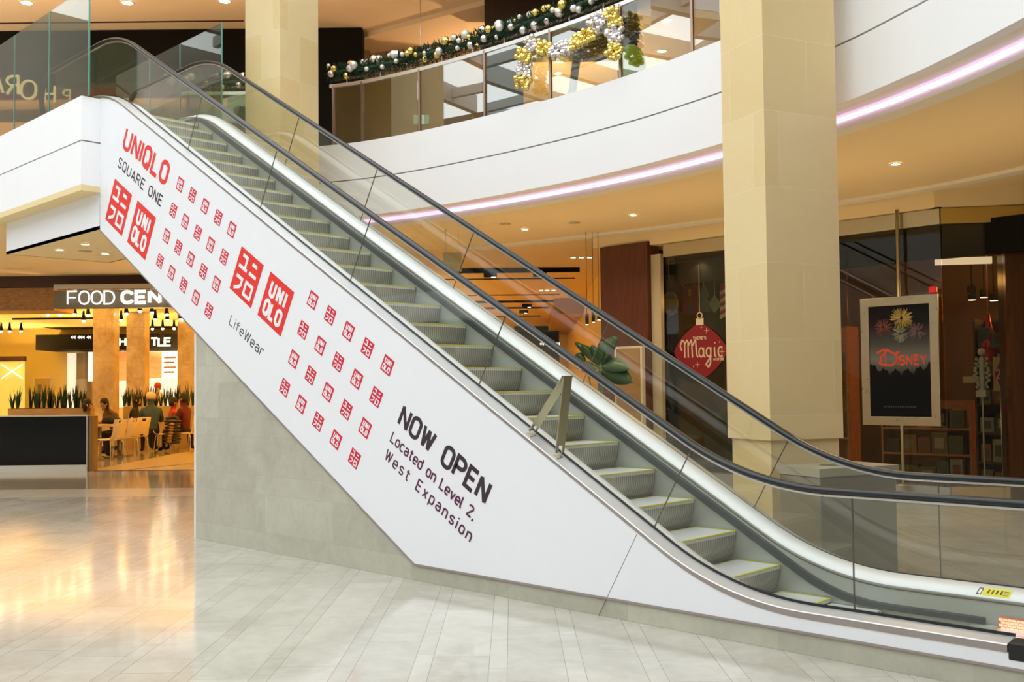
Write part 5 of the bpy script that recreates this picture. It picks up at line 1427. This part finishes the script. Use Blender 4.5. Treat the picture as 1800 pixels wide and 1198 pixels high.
def person(label, px, D_, rz, coat, legs, hair=None, cap=None, lean=0.0, seated=True, scale=1.0, zoff=.006, head_turn=0.0, longhair=False, arms='table'):
    p = G(px, D_); e = empty('person', (p[0], p[1], zoff), HALL + rz); tag(e, label, 'person'); e.scale = (scale * 1.14,) * 3
    hz = .50 if seated else .92
    L = lambda x, y, z: (x, y + lean * (z - hz), z)
    J = {'pelvis': (0, 0, hz), 'waist': L(0, .0, hz + .18), 'chest': L(0, .01, hz + .40), 'neck': L(0, .02, hz + .56), 'jaw': L(0, .045, hz + .64), 'skull': L(0, .04, hz + .73), 'crown': L(0, .03, hz + .80), 'nose': L(0, .135, hz + .69)}
    rad = {'pelvis': (.15, .12), 'waist': (.14, .11), 'chest': (.16, .115), 'neck': .055, 'jaw': .075, 'skull': .092, 'crown': .07, 'nose': .014}
    bones = [('pelvis', 'waist'), ('waist', 'chest'), ('chest', 'neck'), ('neck', 'jaw'), ('jaw', 'skull'), ('skull', 'crown'), ('jaw', 'nose')]
    for s_, k in ((-1, 'l'), (1, 'r')):
        if arms == 'table':
            sh, elb, ha = L(.19 * s_, .01, hz + .46), L(.25 * s_, .10, hz + .22), (.14 * s_, .36 + lean * .4, hz + .275)
        else:
            sh, elb, ha = L(.19 * s_, .01, hz + .46), L(.24 * s_, -.02, hz + .20), (.22 * s_, .12, hz + .0)
        J.update({k + 'sh': sh, k + 'el': elb, k + 'wr': ha})
        rad.update({k + 'sh': .075, k + 'el': .052, k + 'wr': .032})
        dv_ = np.array(ha) - np.array(elb); dv_ /= np.linalg.norm(dv_)
        pa = np.array(ha) + dv_ * .07; J[k + 'pa'] = tuple(pa); rad[k + 'pa'] = (.036, .02)
        bones += [('chest', k + 'sh'), (k + 'sh', k + 'el'), (k + 'el', k + 'wr'), (k + 'wr', k + 'pa')]
        sd = np.cross(dv_, [0, 0, 1.0]); sd /= np.linalg.norm(sd) + 1e-6
        for i, (o_, ln) in enumerate(((-.027, .058), (-.009, .072), (.009, .068), (.027, .05))):
            f1 = pa + sd * o_ + dv_ * ln * .55; f2 = pa + sd * o_ * 1.1 + dv_ * ln + np.array([0, 0, -.018])
            J[k + 'f%d' % i] = tuple(f1); J[k + 'g%d' % i] = tuple(f2); rad[k + 'f%d' % i] = .009; rad[k + 'g%d' % i] = .008
            bones += [(k + 'pa', k + 'f%d' % i), (k + 'f%d' % i, k + 'g%d' % i)]
        th = np.array(ha) + dv_ * .03 - sd * s_ * .04; J[k + 'th'] = tuple(th); rad[k + 'th'] = .010; bones.append((k + 'wr', k + 'th'))
        if seated:
            hp, kn, an, to = (.10 * s_, .03, hz - .02), (.13 * s_, .44, hz + .0), (.13 * s_, .46, .09), (.14 * s_, .60, .045)
        else:
            hp, kn, an, to = (.10 * s_, 0, hz - .06), (.11 * s_, .02, .50), (.11 * s_, 0, .09), (.12 * s_, .15, .045)
        J.update({k + 'hp': hp, k + 'kn': kn, k + 'an': an, k + 'to': to}); rad.update({k + 'hp': .095, k + 'kn': .066, k + 'an': .045, k + 'to': .04})
        bones += [('pelvis', k + 'hp'), (k + 'hp', k + 'kn'), (k + 'kn', k + 'an'), (k + 'an', k + 'to')]
    shoe = m_matblack
    def mats(b_):
        q = b_[1]
        if q in ('jaw', 'skull', 'crown', 'nose') or q[1:] in ('pa', 'th') or q[1:2] in ('f', 'g') and q[1:] not in ('fo',): return m_skin
        if q[1:] in ('hp', 'kn', 'an'): return legs
        if q[1:] == 'to': return shoe
        return coat
    me = skin_figure(J, bones, rad, mats, e)
    bo = bpy.data.objects.new('body', me); COL.objects.link(bo); bo.parent = e
    hc = np.array(J['skull'])
    # face: eyes, mouth, ears
    fm = MB()
    for s_ in (-1, 1):
        fm.ball((hc[0] + .033 * s_, hc[1] + .088, hc[2] - .005), .010, 8, 6, 0)
        fm.ball((hc[0] + .095 * s_, hc[1] - .005, hc[2] - .02), .026, 8, 6, 1, (.5, .8, 1.2))
    fm.box((hc[0], hc[1] + .098, hc[2] - .085), (.045, .010, .008), 0, 2)
    fm.build('face', [m_matblack, m_skin, plain('lips', (.35, .10, .07), .5, 0, 0)], bo, fix=False)
    if hair:
        hm = MB(); R_ = []
        for (k, z_) in ((1.02, -.02), (1.12, .03), (1.08, .07), (.85, .115), (.4, .14)):
            R_.append([(hc[0] + .095 * k * math.cos(a), hc[1] - .014 + .098 * k * math.sin(a) * (.98 if math.sin(a) < 0 else .80), hc[2] + z_) for a in [2 * math.pi * i / 16 for i in range(16)]])
        hm.rings(R_, True, True, 0, True)
        low = -.17 if longhair else -.08
        R_ = [[(hc[0] + .10 * k * math.cos(a), hc[1] - .022 + .098 * k * math.sin(a), hc[2] + z_) for a in [math.pi + math.pi * i / 10 for i in range(11)]] + [(hc[0] + .07 * math.cos(a), hc[1] - .02 + .05 * math.sin(a), hc[2] + z_) for a in [2 * math.pi - math.pi * i / 10 for i in range(11)]] for k, z_ in ((.9, low), (1.08, -.04), (1.1, .04))]
        hm.rings(R_, True, True, 0, True)
        hm.build('hair', hair, bo)
    if cap:
        cm = MB(); R_ = []
        for (k, z_) in ((1.12, .0), (1.2, .06), (1.12, .11), (.8, .15), (.3, .17)):
            R_.append([(hc[0] + .095 * k * math.cos(a), hc[1] - .01 + .10 * k * math.sin(a), hc[2] + z_) for a in [2 * math.pi * i / 16 for i in range(16)]])
        cm.rings(R_, True, True, 0, True)
        cm.build('cap', cap, bo)
    return e
m_hair = plain('dark hair', (.012, .009, .007), .6, 0, .2)
navy = plain('dark navy coat', (.020, .022, .030), .8, 0, .2); blk = plain('black coat', (.014, .012, .012), .8, 0, .2)
person('person with dark hair seated just behind the black counter end', 152, 26.9, math.radians(-80), plain('brown grey jacket', (.10, .07, .05), .8, 0, .1), blk, m_hair, zoff=.0, longhair=True)
person('person with bushy dark hair in a brown top leaning over the table', 209, 28.5, math.radians(150), plain('brown top', (.17, .10, .04), .8, 0, .1), blk, m_hair, lean=.55, longhair=True)
person('person in a black coat facing right behind the table', 232, 29.5, math.radians(-80), blk, blk, m_hair, lean=.12, scale=1.06)
person('person in a white knit cap and blue grey jacket seated with back turned', 267, 28.2, math.radians(28), plain('blue grey jacket', (.045, .085, .105), .8, 0, .15, 8), navy, None, plain('cream knit cap', (.80, .66, .42), .8, 0, .05), lean=.16, scale=1.08)
person('person in a red top with short dark hair seated beside the puffer jacket', 303, 29.4, math.radians(-60), plain('red top', (.48, .04, .025), .8, 0, .1), blk, m_hair)
person('person in a maroon coat facing left beside the pale stone wall', 325, 28.9, math.radians(80), plain('maroon coat', (.13, .012, .018), .8, 0, .1), blk, m_hair, scale=1.08)
person('person in white with a red cap standing at the back food kiosk', 278, 38.0, math.radians(170), plain('white kitchen coat', (.75, .66, .52), .7, 0, .05), blk, m_hair, plain('red cap', (.55, .05, .02), .7, 0, 0), seated=False, arms='down', scale=1.0)
# things on and by the tables
pj = G(303, 28.3)
e = empty('puffer_jacket', (pj[0], pj[1], 0), HALL + .2); tag(e, 'shiny dark quilted puffer jacket hanging on a chair back', 'jacket')
mb = MB()
for k in range(8):
    z_ = .30 + k * .085
    mb.lathe([(.02, -.05), (.20 + .02 * math.sin(k), -.03), (.235 + .02 * math.sin(k * 2), 0), (.20 + .02 * math.sin(k), .03), (.02, .05)], (0, .02 * math.sin(k * 1.3), z_), 16, 0, 1.0, .62)
mb.build('quilted_body', plain('dark bronze nylon', (.050, .032, .016), .28, 0, .2), e)
mb = MB()
for k in range(7):
    mb.lathe([(.01, -.05), (.07, -.02), (.075, .015), (.01, .05)], (-.06 + .012 * k, -.16, .34 + k * .078), 12)
mb.build('sleeve', plain('gold bronze nylon', (.34, .20, .07), .25, 0, .15), e)
MB().tube([(-.16, .0, .94), (-.06, .06, 1.0), (.06, .06, 1.0), (.16, 0, .94)], .05, 8).build('collar', plain('dark bronze collar', (.05, .03, .015), .4, 0, .1), e)
pc_ = G(194, 26.7)
mb = MB().ball((0, 0, .10), .22, 14, 9, 0, (1.25, .8, .5)).ball((.25, .03, .09), .17, 12, 8, 0, (1.2, .8, .5)).ball((-.2, -.02, .07), .14, 12, 8, 0, (1.1, .8, .5))
o = mb.build('folded_coat', blk, fix=False); o.location = (pc_[0], pc_[1], .89); tag(o, 'black coat heaped on the long light wood table', 'coat')
for px, D_, lab, col, h in ((223, 27.4, 'grey drink bottle on the long light wood table', (.30, .28, .24), .22), (232, 27.6, 'pale drink cup on the long light wood table', (.75, .62, .40), .15), (237, 27.55, 'paper cup at the right end of the long light wood table', (.85, .74, .52), .12)):
    p = G(px, D_)
    tag(MB().lathe([(.030, 0), (.036, h * .6), (.037, h * .8), (.02, h * .9), (.02, h), (.001, h)], (p[0], p[1], .888), 14).build('drink_bottle' if 'bottle' in lab else 'drink_cup', plain('cup %s' % px, col, .4, 0, 0)), lab, 'drink')

# ================================================================== LAMP LIGHT AND ADDED FILL
UP = (math.pi, 0, 0)
for L0 in (-26, -20, -14, -9, -4.5):
    for D0 in (25.5, 30, 35, 40):
        c = np.array([CAM[0], CAM[1]]) + E1 * L0 + E2 * D0
        light('hall_fill_up', 'SPOT', (c[0], c[1], 2.7), 560, AMBER, .10, UP, spot=2.8)  # added upward fill without fittings, sources hidden from below
for x, y in ((-7.2, 6.4), (-5.1, 6.6), (-.7, 6.2), (-9.5, 5.8), (-3, 6.4), (-14, 5), (-13, 2.5)):
    light('concourse_lamp', 'SPOT', (x, y, 4.36), 90, WARM, .05, (0, 0, 0), spot=2.6)
for x, y in ((-6.2, 6.0), (-3.6, 6.3), (-1.2, 6.0), (1.2, 5.2), (-9.5, 5.5), (-15, 4)):
    light('concourse_fill_up', 'SPOT', (x, y, 2.3), 42, WARM, .08, UP, spot=2.7)  # added to brighten the concourse ceiling; no fitting stands here
for x, y, en in ((-4.6, 10.2, 15), (-1.9, 10.6, 16), (-.2, 10.9, 34), (.4, 11.6, 70)):
    light('shop_lamp', 'POINT', (x, y, 3.35), en, (1, .46, .12), .06)
for x in (-5.2, -4.3):
    light('window_fill', 'SPOT', (x, 8.60, 3.86), 16, WARM, .03, (math.radians(18), 0, 0), spot=2.2)  # added to light the fronts of the hung boards
for L0, D0, en in ((-8, 17.0, 150), (-9, 23.0, 520), (-4, 17.0, 120), (1, 22, 700), (4, 27, 700), (-3, 30, 600), (-14, 23.0, 460), (-12, 18, 120)):
    c = np.array([CAM[0], CAM[1]]) + E1 * L0 + E2 * D0
    light('upper_fill_up', 'SPOT', (c[0], c[1], 6.9), en, (1, .62, .30), .10, UP, spot=2.7)  # added fill bounced off the peach ceiling, no fitting
